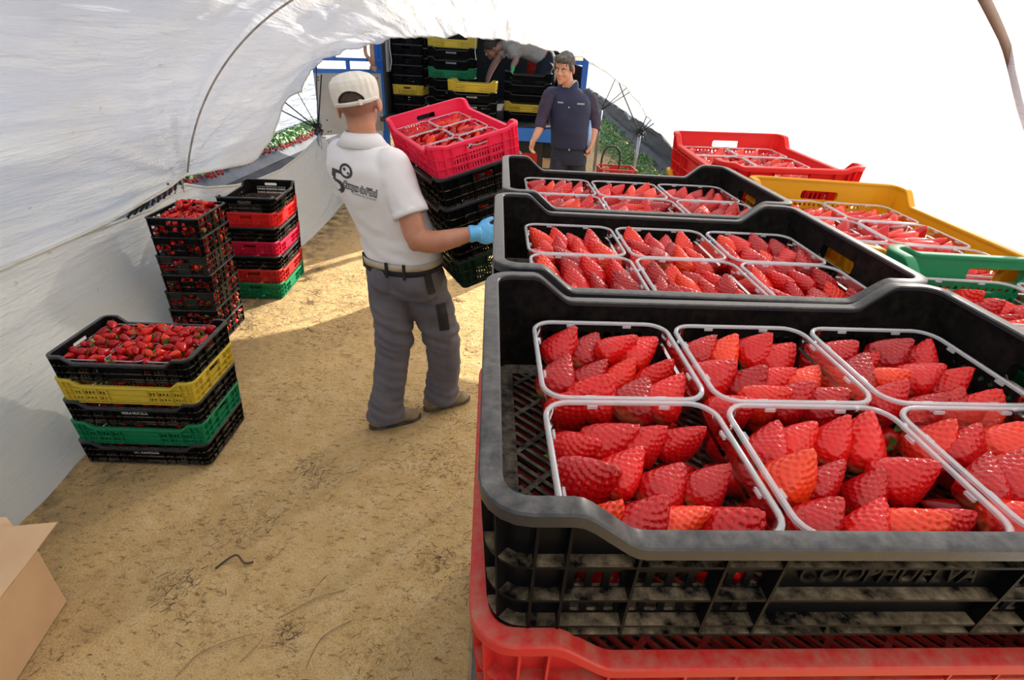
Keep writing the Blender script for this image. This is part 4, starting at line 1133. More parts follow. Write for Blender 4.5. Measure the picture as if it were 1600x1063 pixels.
g.add(vs, [(j*w_+i, j*w_+i+1, (j+1)*w_+i+1, (j+1)*w_+i) for j in range(len(ys)-1) for i in range(w_-1)])
tag(g.build('floor', M['sand'], smooth=True), kind='structure')
# straw, roots and pine needles trodden into the sand
M['straw'] = pbr('dry_straw', (.46, .33, .16), .8, var=(.20, .12, .06), vscale=3)
M['root'] = pbr('dark_root', (.10, .065, .04), .85, var=(.05, .035, .025), vscale=9)
rs = random.Random(5); sb = MB()
clumps = [(rs.uniform(-1.9, 0), rs.uniform(.6, 4.5), rs.uniform(.03, .14)) for _ in range(60)]
for n_ in range(7500):
    if rs.random() < .78: cx, cy, sp = clumps[rs.randrange(60)]; x, y = rs.gauss(cx, sp), rs.gauss(cy, sp)
    else: x, y = rs.uniform(-2.05, .1), rs.uniform(.5, 6.5)
    a = rs.gauss(.6, 1.1); L = rs.uniform(.005, .05)*rs.uniform(.3, 1); z = gz_(x, y)+.0015
    dx, dy = math.cos(a)*L/2, math.sin(a)*L/2; k = rs.uniform(-.3, .3)*L
    sb.tube([(x-dx, y-dy, z), (x-dy*k*8, y+dx*k*8, z+rs.uniform(.0005, .003)), (x+dx, y+dy, z)], rs.uniform(.0004, .0012), 3, mi=0 if rs.random() < .45 else 1, cap=False)
tag(sb.build('straw_litter', [M['straw'], M['root']]), 'dry straw bits and dark needles scattered over the sandy floor', 'straw', kind='stuff')
def stick(pts, r, label, mat='straw'):
    b = MB(); b.tube(spl([(x, y, gz_(x, y)+r+dz) for x, y, dz in pts], 4), r, 6)
    tag(b.build('dry_twig', M[mat], smooth=True), label, 'twig')
stick([(-1.02, .92, 0), (-.98, 1.0, .004), (-.86, 1.06, .012), (-.80, 1.07, .004), (-.84, .98, .002)], .0017, 'pale bent dry stalk on the sand right of the cardboard box')
stick([(-.62, .98, 0), (-.60, 1.08, .006), (-.52, 1.15, .002)], .0016, 'short pale stalk lying on the sand in the lower middle')
stick([(-1.10, 1.32, 0), (-1.05, 1.38, .01), (-1.0, 1.35, .004), (-.97, 1.36, 0)], .004, 'dark curled root lying on the sand near the cardboard box', 'root')
stick([(-.78, 1.14, 0), (-.68, 1.22, .006), (-.58, 1.27, 0)], .0015, 'thin straight dry stalk on the sand between box and crates')
# ------------------------------------------------------------------ plastic film
def film_mat(name, col=(.86, .87, .88), trans=.55, clear=.10, warm=.5):
    m, nt, out = new_mat(name)
    v = coords(nt); a = noise_n(nt, v, 1.3, 6, .6); w = coords(nt, scale=(3, .35, 3)); s1 = noise_n(nt, w, 2.2, 5, .6); w2 = coords(nt, scale=(14, 1.1, 14)); s2 = noise_n(nt, w2, 2.0, 4, .6)
    spots = noise_n(nt, v, 18, 3, .5)
    c = ramp(nt, a, [(.35, col), (.62, tuple(x*y for x, y in zip(col, (.97, .95, .90)))), (.80, tuple(x*y for x, y in zip(col, (.86, .80, .68))))])
    sp = N(nt, 'ShaderNodeMix', data_type='RGBA', blend_type='MULTIPLY'); sp.inputs[0].default_value = 1
    nt.links.new(c, sp.inputs[6]); nt.links.new(ramp(nt, spots, [(.70, (1, 1, 1)), (.78, (.72, .68, .6))]), sp.inputs[7]); c = sp.outputs[2]
    n1 = bump(nt, s1, .85, .06); n2 = bump(nt, s2, .5, .014, n1)
    df = N(nt, 'ShaderNodeBsdfPrincipled'); df.inputs['Roughness'].default_value = .38; df.inputs['Specular IOR Level'].default_value = .35
    tl = N(nt, 'ShaderNodeBsdfTranslucent'); tp = N(nt, 'ShaderNodeBsdfTransparent')
    for s_ in (df.inputs['Base Color'], tl.inputs['Color']): nt.links.new(c, s_)
    for s_ in (df, tl): nt.links.new(n2, s_.inputs['Normal'])
    m1 = N(nt, 'ShaderNodeMixShader'); m1.inputs[0].default_value = trans; nt.links.new(df.outputs[0], m1.inputs[1]); nt.links.new(tl.outputs[0], m1.inputs[2])
    m2 = N(nt, 'ShaderNodeMixShader'); m2.inputs[0].default_value = clear; nt.links.new(m1.outputs[0], m2.inputs[1]); nt.links.new(tp.outputs[0], m2.inputs[2])
    nt.links.new(m2.outputs[0], out.inputs[0]); return m
M['film'] = film_mat('greenhouse_film', (.90, .905, .91), trans=.46, clear=.06); M['film_skirt'] = film_mat('skirt_film', (.78, .77, .73), .40, .03); M['film_far'] = film_mat('neighbour_film', (.23, .27, .34), .2, .0); M['film_far2'] = film_mat('pale_neighbour_film', (.66, .72, .80), .4, .0)  # left neighbour film darkened in colour to offset direct sun, right one paler
XC, ZC, AX, AZ = -.5, .4, 2.0, 1.88
END = [(-2.50, 1.27), (-2.45, 1.42), (-2.30, 1.56), (-1.95, 1.70), (-1.55, 1.808), (-1.15, 1.865), (-.73, 1.90), (-.25, 1.885), (.22, 1.84), (.58, 1.765), (.863, 1.662), (1.10, 1.51), (1.265, 1.335), (1.36, 1.22)]
def arclen(P):
    L = [0]
    for a, b in zip(P, P[1:]): L.append(L[-1]+math.dist(a, b))
    return L
EL = arclen(END)
def end_pt(s):
    d = s*EL[-1]
    for i in range(len(END)-1):
        if d <= EL[i+1]+1e-9:
            t = (d-EL[i])/(EL[i+1]-EL[i]); return (lerp(END[i][0], END[i+1][0], t), lerp(END[i][1], END[i+1][1], t))
    return END[-1]
HEML = [(-3, .80), (2.3, .79), (2.95, .81), (3.34, .85), (3.82, .90), (4.3, .86), (4.84, .83), (5.24, .86), (5.78, 1.03), (6.22, 1.25), (6.5, 1.27)]
HEMR = [(-3, .60), (3.6, .62), (4.6, .95), (5.1, 1.12), (5.8, 1.18), (6.5, 1.22)]
YE_ = 6.4
def film_pt(s, y):
    zl, zr = interp(HEML, y), interp(HEMR, y)
    t0 = math.asin(min(.9, (zl-ZC)/AZ)); t1 = PI-math.asin(min(.9, (zr-ZC)/AZ)); th = lerp(t0, t1, s)
    sag = .035*abs(math.sin(PI*(y-3.8)/2.6)) if y < 6.4 else 0
    x = XC-(AX-sag)*math.cos(th); z = ZC+(AZ-sag)*math.sin(th)
    w = sstep(4.6, YE_, y); w = w*w*.35+w*.65
    ex, ez = end_pt(s); x, z = lerp(x, ex, w), lerp(z, ez, w)
    nx, nz = (x-XC), (z-ZC); l = math.hypot(nx, nz); nx, nz = nx/l, nz/l
    # long folds along the tunnel, pleats gathered toward the tied end
    u = s*9
    f = noise.noise(Vector((u*.9+y*.25, y*.35, 2)))*.050+noise.noise(Vector((u*2.4-y*.5, y*.6, 9)))*.030+noise.noise(Vector((u*6+y*.9, y*1.0, 4)))*.013+noise.noise(Vector((u*14+y*2.1, y*1.6, 14)))*.005
    f *= 1-.75*math.exp(-((y-3.8)/.25)**2)
    g_ = sstep(4.4, 6.3, y); f += g_*(noise.noise(Vector((u*4.5, y*.25, 5)))*.030+noise.noise(Vector((u*11, y*.4, 6)))*.010)
    # tension folds fanning from the foot of the hoop
    dx_, dz_ = y-3.8, (z-.9)*1.6
    rr_ = math.hypot(dx_, dz_); an_ = math.atan2(dz_, dx_)
    if x < XC: f += (.050*noise.noise(Vector((an_*4.5, rr_*.5, 3)))+.024*noise.noise(Vector((an_*11, rr_*.8, 7))))*math.exp(-rr_/2.2)*min(1, rr_/.25)
    hl = math.exp(-s/.05); f += hl*noise.noise(Vector((y*2.2, 0, 8)))*.02
    return Vector((x+nx*f, y+.03*g_*noise.noise(Vector((u*3, 1, 1))), z+nz*f))
fm = MB(); NS, NYF = 300, 190; Y0 = -2.2
vs = [film_pt(i/NS, Y0+(YE_-Y0)*(j/NYF)**.9) for j in range(NYF+1) for i in range(NS+1)]
# the roof sheet is drawn open overhead behind the camera
fs = [(j*(NS+1)+i, j*(NS+1)+i+1, (j+1)*(NS+1)+i+1, (j+1)*(NS+1)+i) for j in range(NYF) for i in range(NS)]
fm.add(vs, fs)
film_root = fm.build('ceiling', M['film'], smooth=True); tag(film_root, kind='structure')
hem = MB()
hem.tube([film_pt(0, y) for y in [Y0+(YE_-Y0)*k/90 for k in range(91)]], .009, 6)
hem.tube([film_pt(k/120, YE_-.001) for k in range(121)], .007, 6)
hem.tube([film_pt(1, y) for y in [3+(YE_-3)*k/40 for k in range(41)]], .009, 6)
tag(hem.build('trim_1', M['film_skirt'], smooth=True), kind='structure')
# overlapping second sheet on the right, its loose dark edge hangs inside
sm = MB(); rows = []
SEAM = spl([(.42, .93, 2.09), (.60, .955, 1.97), (.731, .993, 1.882), (.844, 1.032, 1.792), (.913, 1.049, 1.73), (1.08, 1.08, 1.55), (1.22, 1.10, 1.32), (1.32, 1.12, 1.05)], 6)
for k in range(41):
    p = Vector(SEAM[k+1]); t = k/40; nv = Vector((p.x-XC, 0, p.z-ZC)).normalized(); p = p-nv*.05+Vector((.055, 0, .03))
    wd = .002+.010*t+.002*noise.noise(Vector((t*9, 0, 0)))
    rows.append([p+nv*.01, p-nv*(.002+.003*abs(math.sin(t*11)))+Vector((0, wd*.6, 0)), p+nv*.004+Vector((0, wd, 0))])
sm.add([v for r_ in rows for v in r_], [(i*3+j, i*3+j+1, (i+1)*3+j+1, (i+1)*3+j) for i in range(40) for j in range(2)])
M['hem_dark'] = pbr('folded_film_edge', (.34, .27, .21), .6, var=(.5, .42, .34), vscale=7)
tag(sm.build('trim_2', M['hem_dark'], smooth=True), kind='structure')
# lower skirt along the left, banked against the ground
STOP = [(-3, .82), (2.29, .80), (2.97, .765), (3.4, .755), (3.65, .79), (3.79, .84), (4.1, .74), (4.53, .66), (5.0, .62), (5.46, .61), (6.0, .66), (6.63, .77), (6.9, .72)]
SBX = [(-3, -1.98), (1.58, -1.99), (2.4, -2.10), (3.3, -2.30), (4.2, -2.32), (4.7, -2.20), (5.0, -2.13), (6.0, -2.18), (6.55, -2.24), (6.9, -2.2)]
def skirt_pt(t, y):
    zt = interp(STOP, y); xb = interp(SBX, y); xt = -2.46
    x = lerp(xt, xb, t**1.35)+.04*math.sin(PI*t)*math.sin(y*2.2); z = zt*(1-t)-.015*t
    f = noise.noise(Vector((t*3+y*.7, y*.6-t*2, 3)))*.06+noise.noise(Vector((t*7+y*1.6, y*.8, 8)))*.030+noise.noise(Vector((t*16+y*3, y*1.1, 5)))*.012
    dx_, dz_ = y-3.8, z-.84
    rr_ = math.hypot(dx_, dz_); an_ = math.atan2(dz_, dx_)
    f += (.050*noise.noise(Vector((an_*3.2, rr_*.5, 13)))+.022*noise.noise(Vector((an_*9, rr_*.8, 17))))*math.exp(-rr_/1.8)*min(1, rr_/.2)
    dx_, dz_ = y-6.6, z-.8; rr_ = math.hypot(dx_, dz_); an_ = math.atan2(dz_, dx_)
    f += .045*noise.noise(Vector((an_*4, rr_*.5, 23)))*math.exp(-rr_/1.2)*min(1, rr_/.2)
    k = math.sin(PI*min(1, t*1.02))**.5 if t > .02 else .15
    return Vector((x+f*k, y, max(-.012, z+f*.3*k)))
sk = MB(); a, b = 46, 200
vs = [skirt_pt(i/a, -2+8.85*j/b) for j in range(b+1) for i in range(a+1)]
sk.add(vs, [(j*(a+1)+i, (j+1)*(a+1)+i, (j+1)*(a+1)+i+1, j*(a+1)+i+1) for j in range(b) for i in range(a)])
sk.tube([skirt_pt(0, -2+8.85*j/100) for j in range(101)], .010, 6)
tag(sk.build('wall_left', M['film_skirt'], smooth=True), kind='structure')
# ------------------------------------------------------------------ hoops, posts, cords
M['galv'] = pbr('galvanised_steel', (.42, .43, .44), .4, metal=.6, var=(.30, .30, .31), vscale=20)
M['cord'] = pbr('black_cord', (.02, .02, .022), .7)
M['cordw'] = pbr('pale_twine', (.55, .53, .48), .8)
def hoop(y, lab, rx=.03):
    e = empty('tunnel_hoop', (XC, y, 0)); tag(e, lab, 'hoop')
    b = MB(); pts = []
    for k in range(73):
        th = math.asin((.93-ZC)/AZ); a = lerp(th, PI-th, k/72)
        g_ = rx-.10*sstep(.45, .75, k/72); pts.append((-(AX-g_)*math.cos(a), 0, ZC+(AZ-g_)*math.sin(a)))
    b.tube(pts, .0065, 8); b.build('arch_pipe', M['galv'], e, smooth=True)
    for sx in (-1, 1):
        if sx > 0: rx = rx-.10
        b = MB(); b.tube([(sx*(AX-rx+.03), 0, -.1), (sx*(AX-rx), 0, .80), (sx*(AX-.075), 0, 1.12), (sx*(AX-.115), 0, 1.30)], .021, 10); b.build('leg_post', M['galv'], e, smooth=True)
    return e
hoop(3.8, 'grey steel tunnel hoop arching over the stacks of crates'); hoop(-.9, 'steel tunnel hoop arching over the near end of the tunnel')
def knot(p, lab, seed, n=16, s=.05):
    r_ = random.Random(seed); b = MB()
    for k in range(n):
        c = Vector(p)+Vector((r_.uniform(-.3, .3)*s, r_.uniform(-.3, .3)*s, r_.uniform(-.7, .7)*s)); a = r_.uniform(0, 6); rad = s*r_.uniform(.5, 1)
        q = Quaternion((r_.uniform(-1, 1), r_.uniform(-1, 1), r_.uniform(-.3, .3)+.001), a); rad *= .62
        b.tube([c+q @ Vector((rad*math.cos(t*PI/5), rad*math.sin(t*PI/5)*.7, t*.001)) for t in range(11)], .006, 5)
    for k in range(3):
        a = r_.uniform(0, 6.28); L = s*r_.uniform(1.2, 2)
        b.tube(spl([tuple(p), (p[0]+math.cos(a)*L*.6, p[1]+math.sin(a)*L*.3, p[2]+.02), (p[0]+math.cos(a)*L, p[1]+math.sin(a)*L*.4, p[2]-L*.8)], 4), .0035, 5)
    tag(b.build('rope_knot', M['cord'], smooth=True), lab, 'rope')
def cord(pts, lab, r=.004, mat='cord', grp=None):
    b = MB(); b.tube(pts, r, 6); tag(b.build('tension_cord', M[mat], smooth=True), lab, 'cord', grp)
KL = (-2.43, 6.55, .87); KR = (1.355, 6.62, 1.02); KR2 = (1.12, 8.5, 1.08)
knot(KL, 'tangle of black rope tied on the post left of the truck', 1, 20, .07); knot(KR, 'tangle of cords tied on top of the grey post right of the truck', 2, 18, .06)
knot((-2.50, 3.70, .86), 'bunch of dark tie straps at the foot of the left hoop', 3, 16, .06)
ts = MB(); rk = random.Random(4)
for k in range(9):
    y = 3.70-.065*k; ts.tube(spl([(-2.46, y, .79-.004*k), (-2.42+rk.uniform(-.01, .02), y+.02, .90-.010*k), (-2.44, y+.06, .87-.010*k), (-2.46, y+.10, .82-.006*k)], 4), .008, 6)
tag(ts.build('tie_straps', M['cord'], smooth=True), 'row of dark tie straps along the gap beside the left hoop', 'strap')
def post(p, lab, r=.022):
    b = MB(); b.tube([(p[0]+.0, p[1], -.1), (p[0], p[1], p[2]-.3), (p[0], p[1], p[2])], r, 10); tag(b.build('support_post', M['galv'], smooth=True), lab, 'post')
post(KL, 'grey steel post at the left corner of the tunnel mouth'); post(KR, 'grey steel post right of the man in dark blue'); post(KR2, 'thin grey post farther back beside the man in dark blue')
cord([KL, (-2.36, 6.52, 1.5), (-2.29, 6.35, 2.3)], 'long black vertical cord left of the truck', .0065)
for i, q in enumerate([(-2.62, 6.5, 1.30), (-2.80, 6.6, 1.13), (-2.95, 6.7, 1.05), (-2.30, 6.5, 1.45)]):
    cord([KL, q], 'black cord running up to the film, %s of the four left of the truck' % ['second', 'third', 'longest slanting', 'steepest'][i], .008 if i else .005)
for i, q in enumerate([(1.425, 6.62, 1.30), (1.50, 6.6, 1.24), (1.57, 6.6, 1.20)]):
    cord([KR, q], 'grey cord fanning from the right post, %s from the left' % ['first', 'second', 'third'][i], .005)
cord([KR, (1.10, 6.61, 1.42), (.965, 6.6, 1.66), (.90, 6.5, 1.73)], 'long dark cord slanting up from the right post', .006)
cord([(.905, 6.45, 1.735), (.83, 6.3, 2.06)], 'dark cord hanging down from the film above the right post', .005)
for i, q in enumerate([(1.50, 8.5, 1.45), (1.58, 8.5, 1.40), (1.35, 8.5, 1.75)]): cord([KR2, q], 'thin grey cord fanning from the farther post, %s' % ['lower left', 'lowest', 'highest'][i], .005)
# ------------------------------------------------------------------ neighbouring tunnels, mulch beds, plants
def wall_strip(name, P, y0, y1, mat, amp=.03, seed=0, ny=70, ns=24, wave=0):
    m = MB(); L = arclen(P)
    def pp(s):
        d = s*L[-1]
        for i in range(len(P)-1):
            if d <= L[i+1]+1e-9: t = (d-L[i])/(L[i+1]-L[i]); return lerp(P[i][0], P[i+1][0], t), lerp(P[i][1], P[i+1][1], t)
    vs = []
    for j in range(ny+1):
        y = lerp(y0, y1, j/ny)
        for i in range(ns+1):
            s = i/ns; x, z = pp(s); f = (noise.noise(Vector((s*5, y*.9+s*2, seed)))+.5*noise.noise(Vector((s*13, y*2, seed+3))))*amp
            vs.append((x+f, y, z+f*.4+wave*(1-s)*abs(math.sin(y*1.1+seed))))
    m.add(vs, [(j*(ns+1)+i, j*(ns+1)+i+1, (j+1)*(ns+1)+i+1, (j+1)*(ns+1)+i) for j in range(ny) for i in range(ns)])
    return tag(m.build(name, mat, smooth=True), kind='structure')
wall_strip('wall_right_neighbour', [(2.72, .34), (2.78, .75), (2.95, 1.2), (3.4, 1.9), (4.2, 2.5), (5.4, 2.8)], 5.5, 34, M['film_far2'], .05, 3, wave=.03)
wall_strip('wall_left_neighbour', [(-4.72, .10), (-4.78, .5), (-4.95, 1.2), (-5.4, 1.9), (-6.3, 2.5), (-7.6, 2.8)], 2.0, 30, M['film_far'], .05, 5, wave=.04)
M['mulch'] = pbr('grey_mulch_film', (.022, .022, .024), .6, spec=.15, var=(.05, .05, .053), vscale=3, bmp=.3, bscale=8)
M['mulch_pale'] = pbr('pale_mulch_film', (.15, .165, .175), .5, spec=.2, var=(.09, .10, .105), vscale=4, bmp=.3, bscale=8)
wall_strip('trim_3', [(2.45, 0), (2.62, .12), (2.74, .46)], 6.0, 26, M['mulch'], .02, 6)
wall_strip('trim_4', [(-2.7, -.02), (-3.60, .0), (-3.78, .10)], 2.5, 26, M['mulch'], .015, 7)
wall_strip('trim_5', [(-3.78, .10), (-3.92, .20), (-4.7, .22), (-4.9, .02)], 2.5, 26, M['mulch_pale'], .015, 8)
M['foliage'] = pbr('strawberry_foliage', (.07, .19, .03), .5, var=(.15, .33, .07), vscale=14)
M['foliage2'] = pbr('pale_strawberry_foliage', (.20, .40, .09), .5, var=(.34, .52, .20), vscale=14)
M['fruit'] = pbr('ripe_fruit', (.62, .02, .015), .35)
def plant_row(x0, x1, y0, y1, z, n, lab, seed, mats, spread=.16, berries=1.0, side=1):
    r_ = random.Random(seed); m = MB()
    for k in range(n):
        y = lerp(y0, y1, (k+r_.random())/n); x = r_.uniform(x0, x1); q = max(.6, 1.0)
        for l in range(34):
            a = r_.uniform(0, 6.28); rd = spread*math.sqrt(r_.random()); c = Vector((x+rd*math.cos(a), y+rd*math.sin(a), z+.04+(.16-rd*.55)*r_.uniform(.4, 1.1)))
            s_ = r_.uniform(.026, .046); tilt = Vector((math.cos(a)*.6, math.sin(a)*.6, r_.uniform(.4, 1))).normalized(); t1 = tilt.cross(Vector((0, 0, 1))).normalized(); t2 = tilt.cross(t1)
            vs = [c, c+t1*s_*.8+t2*s_*.3+tilt*.004, c+t2*s_*1.2-tilt*.004, c-t1*s_*.8+t2*s_*.3+tilt*.004]; m.add(vs, [(0, 1, 2), (0, 2, 3)], 0 if r_.random() < .6 else 1)
            if l % 7 == 0: m.tube([(x, y, z), tuple(c)], .003, 3, 0, False)
        for b_ in range(int(4*berries)):
            m.ell((x+side*r_.uniform(spread*.6, spread*1.5), y+r_.uniform(-.15, .15), z+.025+r_.uniform(0, .03)), (.018, .018, .024), None, 7, 5, 2)
    tag(m.build('strawberry_plants', [M[mats[0]], M[mats[1]], M['fruit']]), lab, 'plant', kind='stuff')
plant_row(-4.28, -4.02, 3, 15, .20, 95, 'row of leafy strawberry plants with red fruit beyond the gap in the left film', 1, ('foliage', 'foliage2'), .17, 1.4)
plant_row(1.62, 2.45, 6.2, 20, .0, 190, 'bright green strawberry plants outside to the right of the man in dark blue', 2, ('foliage2', 'foliage'), .22, .0)
# ------------------------------------------------------------------ truck
M['tblue'] = pbr('blue_truck_paint', (.01, .13, .48), .4, var=(.02, .16, .52), vscale=4)
M['tgrey'] = pbr('grey_white_panel', (.42, .42, .40), .55, var=(.36, .35, .32), vscale=3)
M['tdark'] = pbr('dark_truck_interior', (.02, .02, .022), .7, var=(.035, .033, .03), vscale=3)
M['tred'] = pbr('red_tail_lamp', (.4, .01, .01), .3); M['rust'] = pbr('brown_leather_strap', (.42, .20, .10), .6, var=(.5, .28, .16), vscale=20)
tr = empty('truck', (-.55, 7.0, 0)); tag(tr, 'blue and grey flatbed truck with open tail loaded with crates at the tunnel mouth', 'truck')
T = Vector((-.55, 7.0, 0))
def tb(name, mat, boxes, par=tr, bars=()):
    b = MB()
    for c, d in boxes: b.box(Vector(c)-T, d)
    for a_, b__, w, h in bars: b.bar(Vector(a_)-T, Vector(b__)-T, w, h)
    return b.build(name, mat, par)
tb('bed', M['tdark'], [((-.55, 9.2, .955), (2.5, 4.4, .045))])
tb('bumper', M['tblue'], [((-.10, 6.97, .885), (1.75, .06, .15))])
tb('side_panel', M['tdark'], [((-1.80, 9.3, 1.5), (.03, 3.9, 1.1))]); tb('side_panel', M['tdark'], [((.72, 9.5, 1.3), (.03, 3.5, .7))])
tb('headboard', M['tdark'], [((-.55, 11.2, 1.6), (2.5, .05, 1.3))])
tb('added_roof', M['tdark'], [((-.55, 9.35, 2.42), (2.6, 3.9, .03))])  # added roof above the view, keeps the truck interior dark
tb('corner_post', M['tblue'], [((-1.83, 7.40, 1.5), (.075, .07, 1.85))]); tb('corner_post', M['tblue'], [((.72, 7.5, 1.6), (.07, .07, 1.65))])
tb('inner_panel', M['tgrey'], [((-1.775, 7.55, 1.75), (.03, .3, .55))])
tb('side_frame', M['tblue'], [((.56, 7.5, 1.70), (.25, .04, .05)), ((.47, 7.5, 1.72), (.05, .05, .35)), ((.72, 7.5, 1.45), (.05, .05, .5))])
tb('chassis', M['tdark'], [((-.55, 9.2, .75), (.9, 4.2, .2)), ((.0, 7.3, .62), (.5, .3, .3))])
tb('tail_lamp', M['tred'], [((.06, 7.02, .60), (.24, .05, .12))]); tb('number_plate_box', M['wood'], [((.32, 7.0, .55), (.13, .08, .11))])
for sx in (-1.5, .42):
    w = MB(); w.ell((0, 0, 0), (.14, .42, .42), None, 20, 14)
    w = MB(); rings = []
    for xx, r_ in [(-.12, .2), (-.12, .40), (-.09, .43), (.09, .43), (.12, .40), (.12, .2)]:
        rings.append([Vector((sx+xx, 9.0+r_*math.cos(a*PI/16), .43+r_*math.sin(a*PI/16)))-T for a in range(32)])
    w.loft(rings); w.build('wheel', M['tdark'], tr, True, 40)
# swung-out rear gate with a barred top
A0 = Vector((-1.86, 7.36, 0)); A1 = Vector((-2.44, 6.66, 0))
gd = tb('rear_gate', M['tgrey'], [], tr, [((A0+A1)/2+Vector((0, 0, .78)), (A0+A1)/2+Vector((0, 0, 1.44)), .05, .01)])
b = MB(); dv = (A1-A0); ang = math.atan2(dv.y, dv.x)
b.box((A0+A1)/2-T+Vector((0, 0, 1.12)), (dv.length, .035, .68), 0, Matrix.Rotation(ang, 3, 'Z'))
me = b.mesh('rear_gate', [M['tgrey']]); gd.data = me
def gp(t, z): p = A0+dv*t; return Vector((p.x, p.y, z))-T
f_ = MB()
f_.bar(gp(0, 1.475), gp(1, 1.475), .04, .045); f_.bar(gp(0, 1.60), gp(1.0, 1.60), .03, .035)
for t, z0, z1 in [(.98, 1.45, 1.62), (.5, 1.46, 1.60), (.70, 1.6, 1.68), (.04, 1.45, 1.85)]: f_.bar(gp(t, z0), gp(t, z1), .04, .04)
f_.build('barred_frame', M['tblue'], gd)
bl = MB()
for (t, z) in [(.96, 1.41), (.96, 1.38), (.9, .95), (.9, .82), (.86, .82), (.06, 1.40), (.06, .95)]: bl.box(gp(t, z)+Vector((.015, -.02, 0)), (.012, .012, .012))
bl.build('bolt', M['tdark'], gd)
b = MB()
b.tube(spl([(-1.97, 7.2, 1.9), (-1.98, 7.2, 1.68), (-1.93, 7.2, 1.60), (-1.88, 7.2, 1.50)], 5), .022, 8, flat=.4); b.tube([(-1.90, 7.2, 1.9), (-1.90, 7.2, 1.50)], .026, 8, flat=.4)
b.tube([(-1.93, 7.19, 1.53), (-1.86, 7.19, 1.50)], .03, 8)
tag(b.build('strap', M['rust'], smooth=True), 'brown leather strap hanging from the blue truck frame', 'strap')
b = MB(); b.tube([(-1.72, 7.38, 2.0), (-1.725, 7.38, 1.75), (-1.71, 7.38, 1.6), (-1.73, 7.38, 1.5)], .006, 5); tag(b.build('rope', M['cordw'], smooth=True), 'pale rope hanging at the left edge of the truck opening', 'rope')
b = MB(); b.tube([(-.66, 7.36, 2.0), (-.665, 7.36, 1.75), (-.65, 7.36, 1.66)], .006, 5); tag(b.build('rope', M['cordw'], smooth=True), 'pale rope hanging beside the second stack in the truck', 'rope')
# ------------------------------------------------------------------ cardboard box
M['card'] = pbr('cardboard', (.70, .46, .26), .8, var=(.64, .41, .23), vscale=5, bmp=.15, bscale=30)
w_, d_, h_ = .42, .50, .27
bx = empty('cardboard_box', (-1.545-(.985*w_/2-.174*d_/2), 1.147-(.174*w_/2+.985*d_/2), 0), (0, 0, R(10))); tag(bx, 'plain brown cardboard box with its top flaps spread in the lower left corner', 'box')
b = MB()
for c, dd in [((0, -d_/2, h_/2), (w_, .004, h_)), ((0, d_/2, h_/2), (w_, .004, h_)), ((-w_/2, 0, h_/2), (.004, d_, h_)), ((w_/2, 0, h_/2), (.004, d_, h_)), ((0, 0, .004), (w_, d_, .004))]: b.box(c, dd)
b.build('box_body', M['card'], bx)
def sheet(P, nm, th=.0035):
    m = MB(); a_, b_, c_, d__ = [Vector(p) for p in P]; n = (b_-a_).cross(d__-a_).normalized()*th
    vs = []; K = 10
    for i in range(K+1):
        u = i/K; dip = -.0022 if i in (7, 8) else 0
        p, q = a_.lerp(d__, u)+n*(dip/th), b_.lerp(c_, u)+n*(dip/th); vs += [p, q, q+n, p+n]
    fs = []
    for i in range(K):
        for j in range(4): l = (j+1) % 4; fs.append((i*4+j, i*4+l, (i+1)*4+l, (i+1)*4+j))
    fs += [(0, 3, 2, 1), (K*4, K*4+1, K*4+2, K*4+3)]; m.add(vs, fs); return m.build(nm, M['card'], bx)
H_ = h_+.002
sheet([(-w_/2, -d_/2, H_), (w_/2+.004, -d_/2, H_), (w_/2+.004, d_/2+.112, H_+.004), (-w_/2, d_/2+.100, H_+.004)], 'lid_flap')
sheet([(w_/2-.01, d_/2, H_-.02), (-w_/2, d_/2, H_-.02), (-w_/2-.06, d_/2+.17, H_+.012), (w_/2-.19, d_/2+.165, H_-.004)], 'rear_flap')
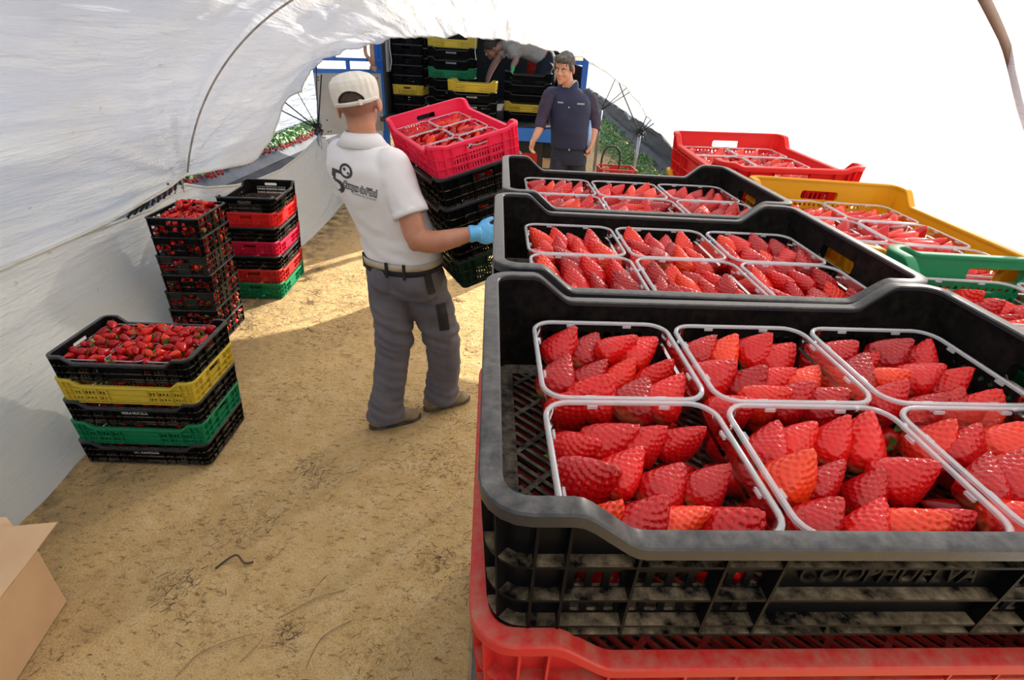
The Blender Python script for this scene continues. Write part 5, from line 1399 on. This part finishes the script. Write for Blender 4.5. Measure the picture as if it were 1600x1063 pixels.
# ------------------------------------------------------------------ small basket trolley behind the crates
def basket_at(x, y, z):
    e = empty('picking_trolley', (x, y, 0)); tag(e, 'black wheeled picking trolley with looped handle holding a red crate', 'trolley')
    b = MB()
    for p, q in [((-.2, -.13, .42), (.25, -.13, .42)), ((-.2, .13, .42), (.25, .13, .42)), ((-.2, -.13, .42), (-.2, .13, .42)), ((.25, -.13, .42), (.25, .13, .42)), ((-.2, -.13, .62), (.25, -.13, .62)), ((-.2, .13, .62), (.25, .13, .62)), ((-.2, -.13, .62), (-.2, .13, .62)), ((.25, -.13, .62), (.25, .13, .62))]: b.bar(p, q, .02, .02)
    for sx in (-.2, .25):
        for sy in (-.13, .13): b.bar((sx, sy, .0), (sx, sy, .64), .022, .022)
    b.build('frame', M['cord'], e)
    b = MB(); b.tube(spl([(-.12, .13, .60), (-.12, .13, .80), (-.08, .13, .90), (0, .13, .92), (.06, .13, .88), (.08, .13, .80), (.08, .13, .60)], 5), .011, 8); b.build('handle', M['cord'], e, True)
    b = MB(); b.tube(spl([(.10, -.15, .60), (.2, -.18, .66), (.35, -.18, .66), (.42, -.18, .60), (.42, -.15, .52)], 5), .011, 8); b.build('side_handle', M['cord'], e, True)
basket_at(1.01, 6.05, 0)
crate('L', 'red', 'small red crate sitting in the black trolley behind the crates', place(1.04, 6.03, .60, R(3)))
# ------------------------------------------------------------------ gathered berries
me = HEAP.mesh('strawberry_heap', [M['berry'], M['leaf']], True)
base = len(me.vertices)
at = me.attributes.new('rnd', 'FLOAT', 'POINT'); at.data.foreach_set('value', HEAP_R)
hb = inst('strawberry_heap', me); tag(hb, 'smaller strawberries filling the punnets and crates of the other stacks', 'strawberries', kind='stuff')
lv = HLEAF.build('calyx_leaves', M['leaf'], hb)
# ------------------------------------------------------------------ light
wd = bpy.data.worlds.new('world'); SC.world = wd; wd.use_nodes = True; nt = wd.node_tree; nt.nodes.clear()
sky = nt.nodes.new('ShaderNodeTexSky'); sky.sky_type = 'NISHITA'; sky.sun_disc = False; sky.sun_elevation = R(32); sky.sun_rotation = R(30); sky.dust_density = 2.5; sky.air_density = 1.0; sky.ozone_density = 1.2
bg = nt.nodes.new('ShaderNodeBackground'); bg.inputs['Strength'].default_value = SKY_K
wo = nt.nodes.new('ShaderNodeOutputWorld'); nt.links.new(sky.outputs[0], bg.inputs[0]); nt.links.new(bg.outputs[0], wo.inputs[0])
sl = bpy.data.lights.new('sun', 'SUN'); sl.energy = SUN_K; sl.angle = R(.55); sl.color = (1, .95, .86)
so = bpy.data.objects.new('sun', sl); COL.objects.link(so); so.location = (3, 6, 8)
sd = Vector(SUN_D); so.rotation_euler = sd.to_track_quat('Z', 'Y').to_euler()
SC.view_settings.exposure = EXPO
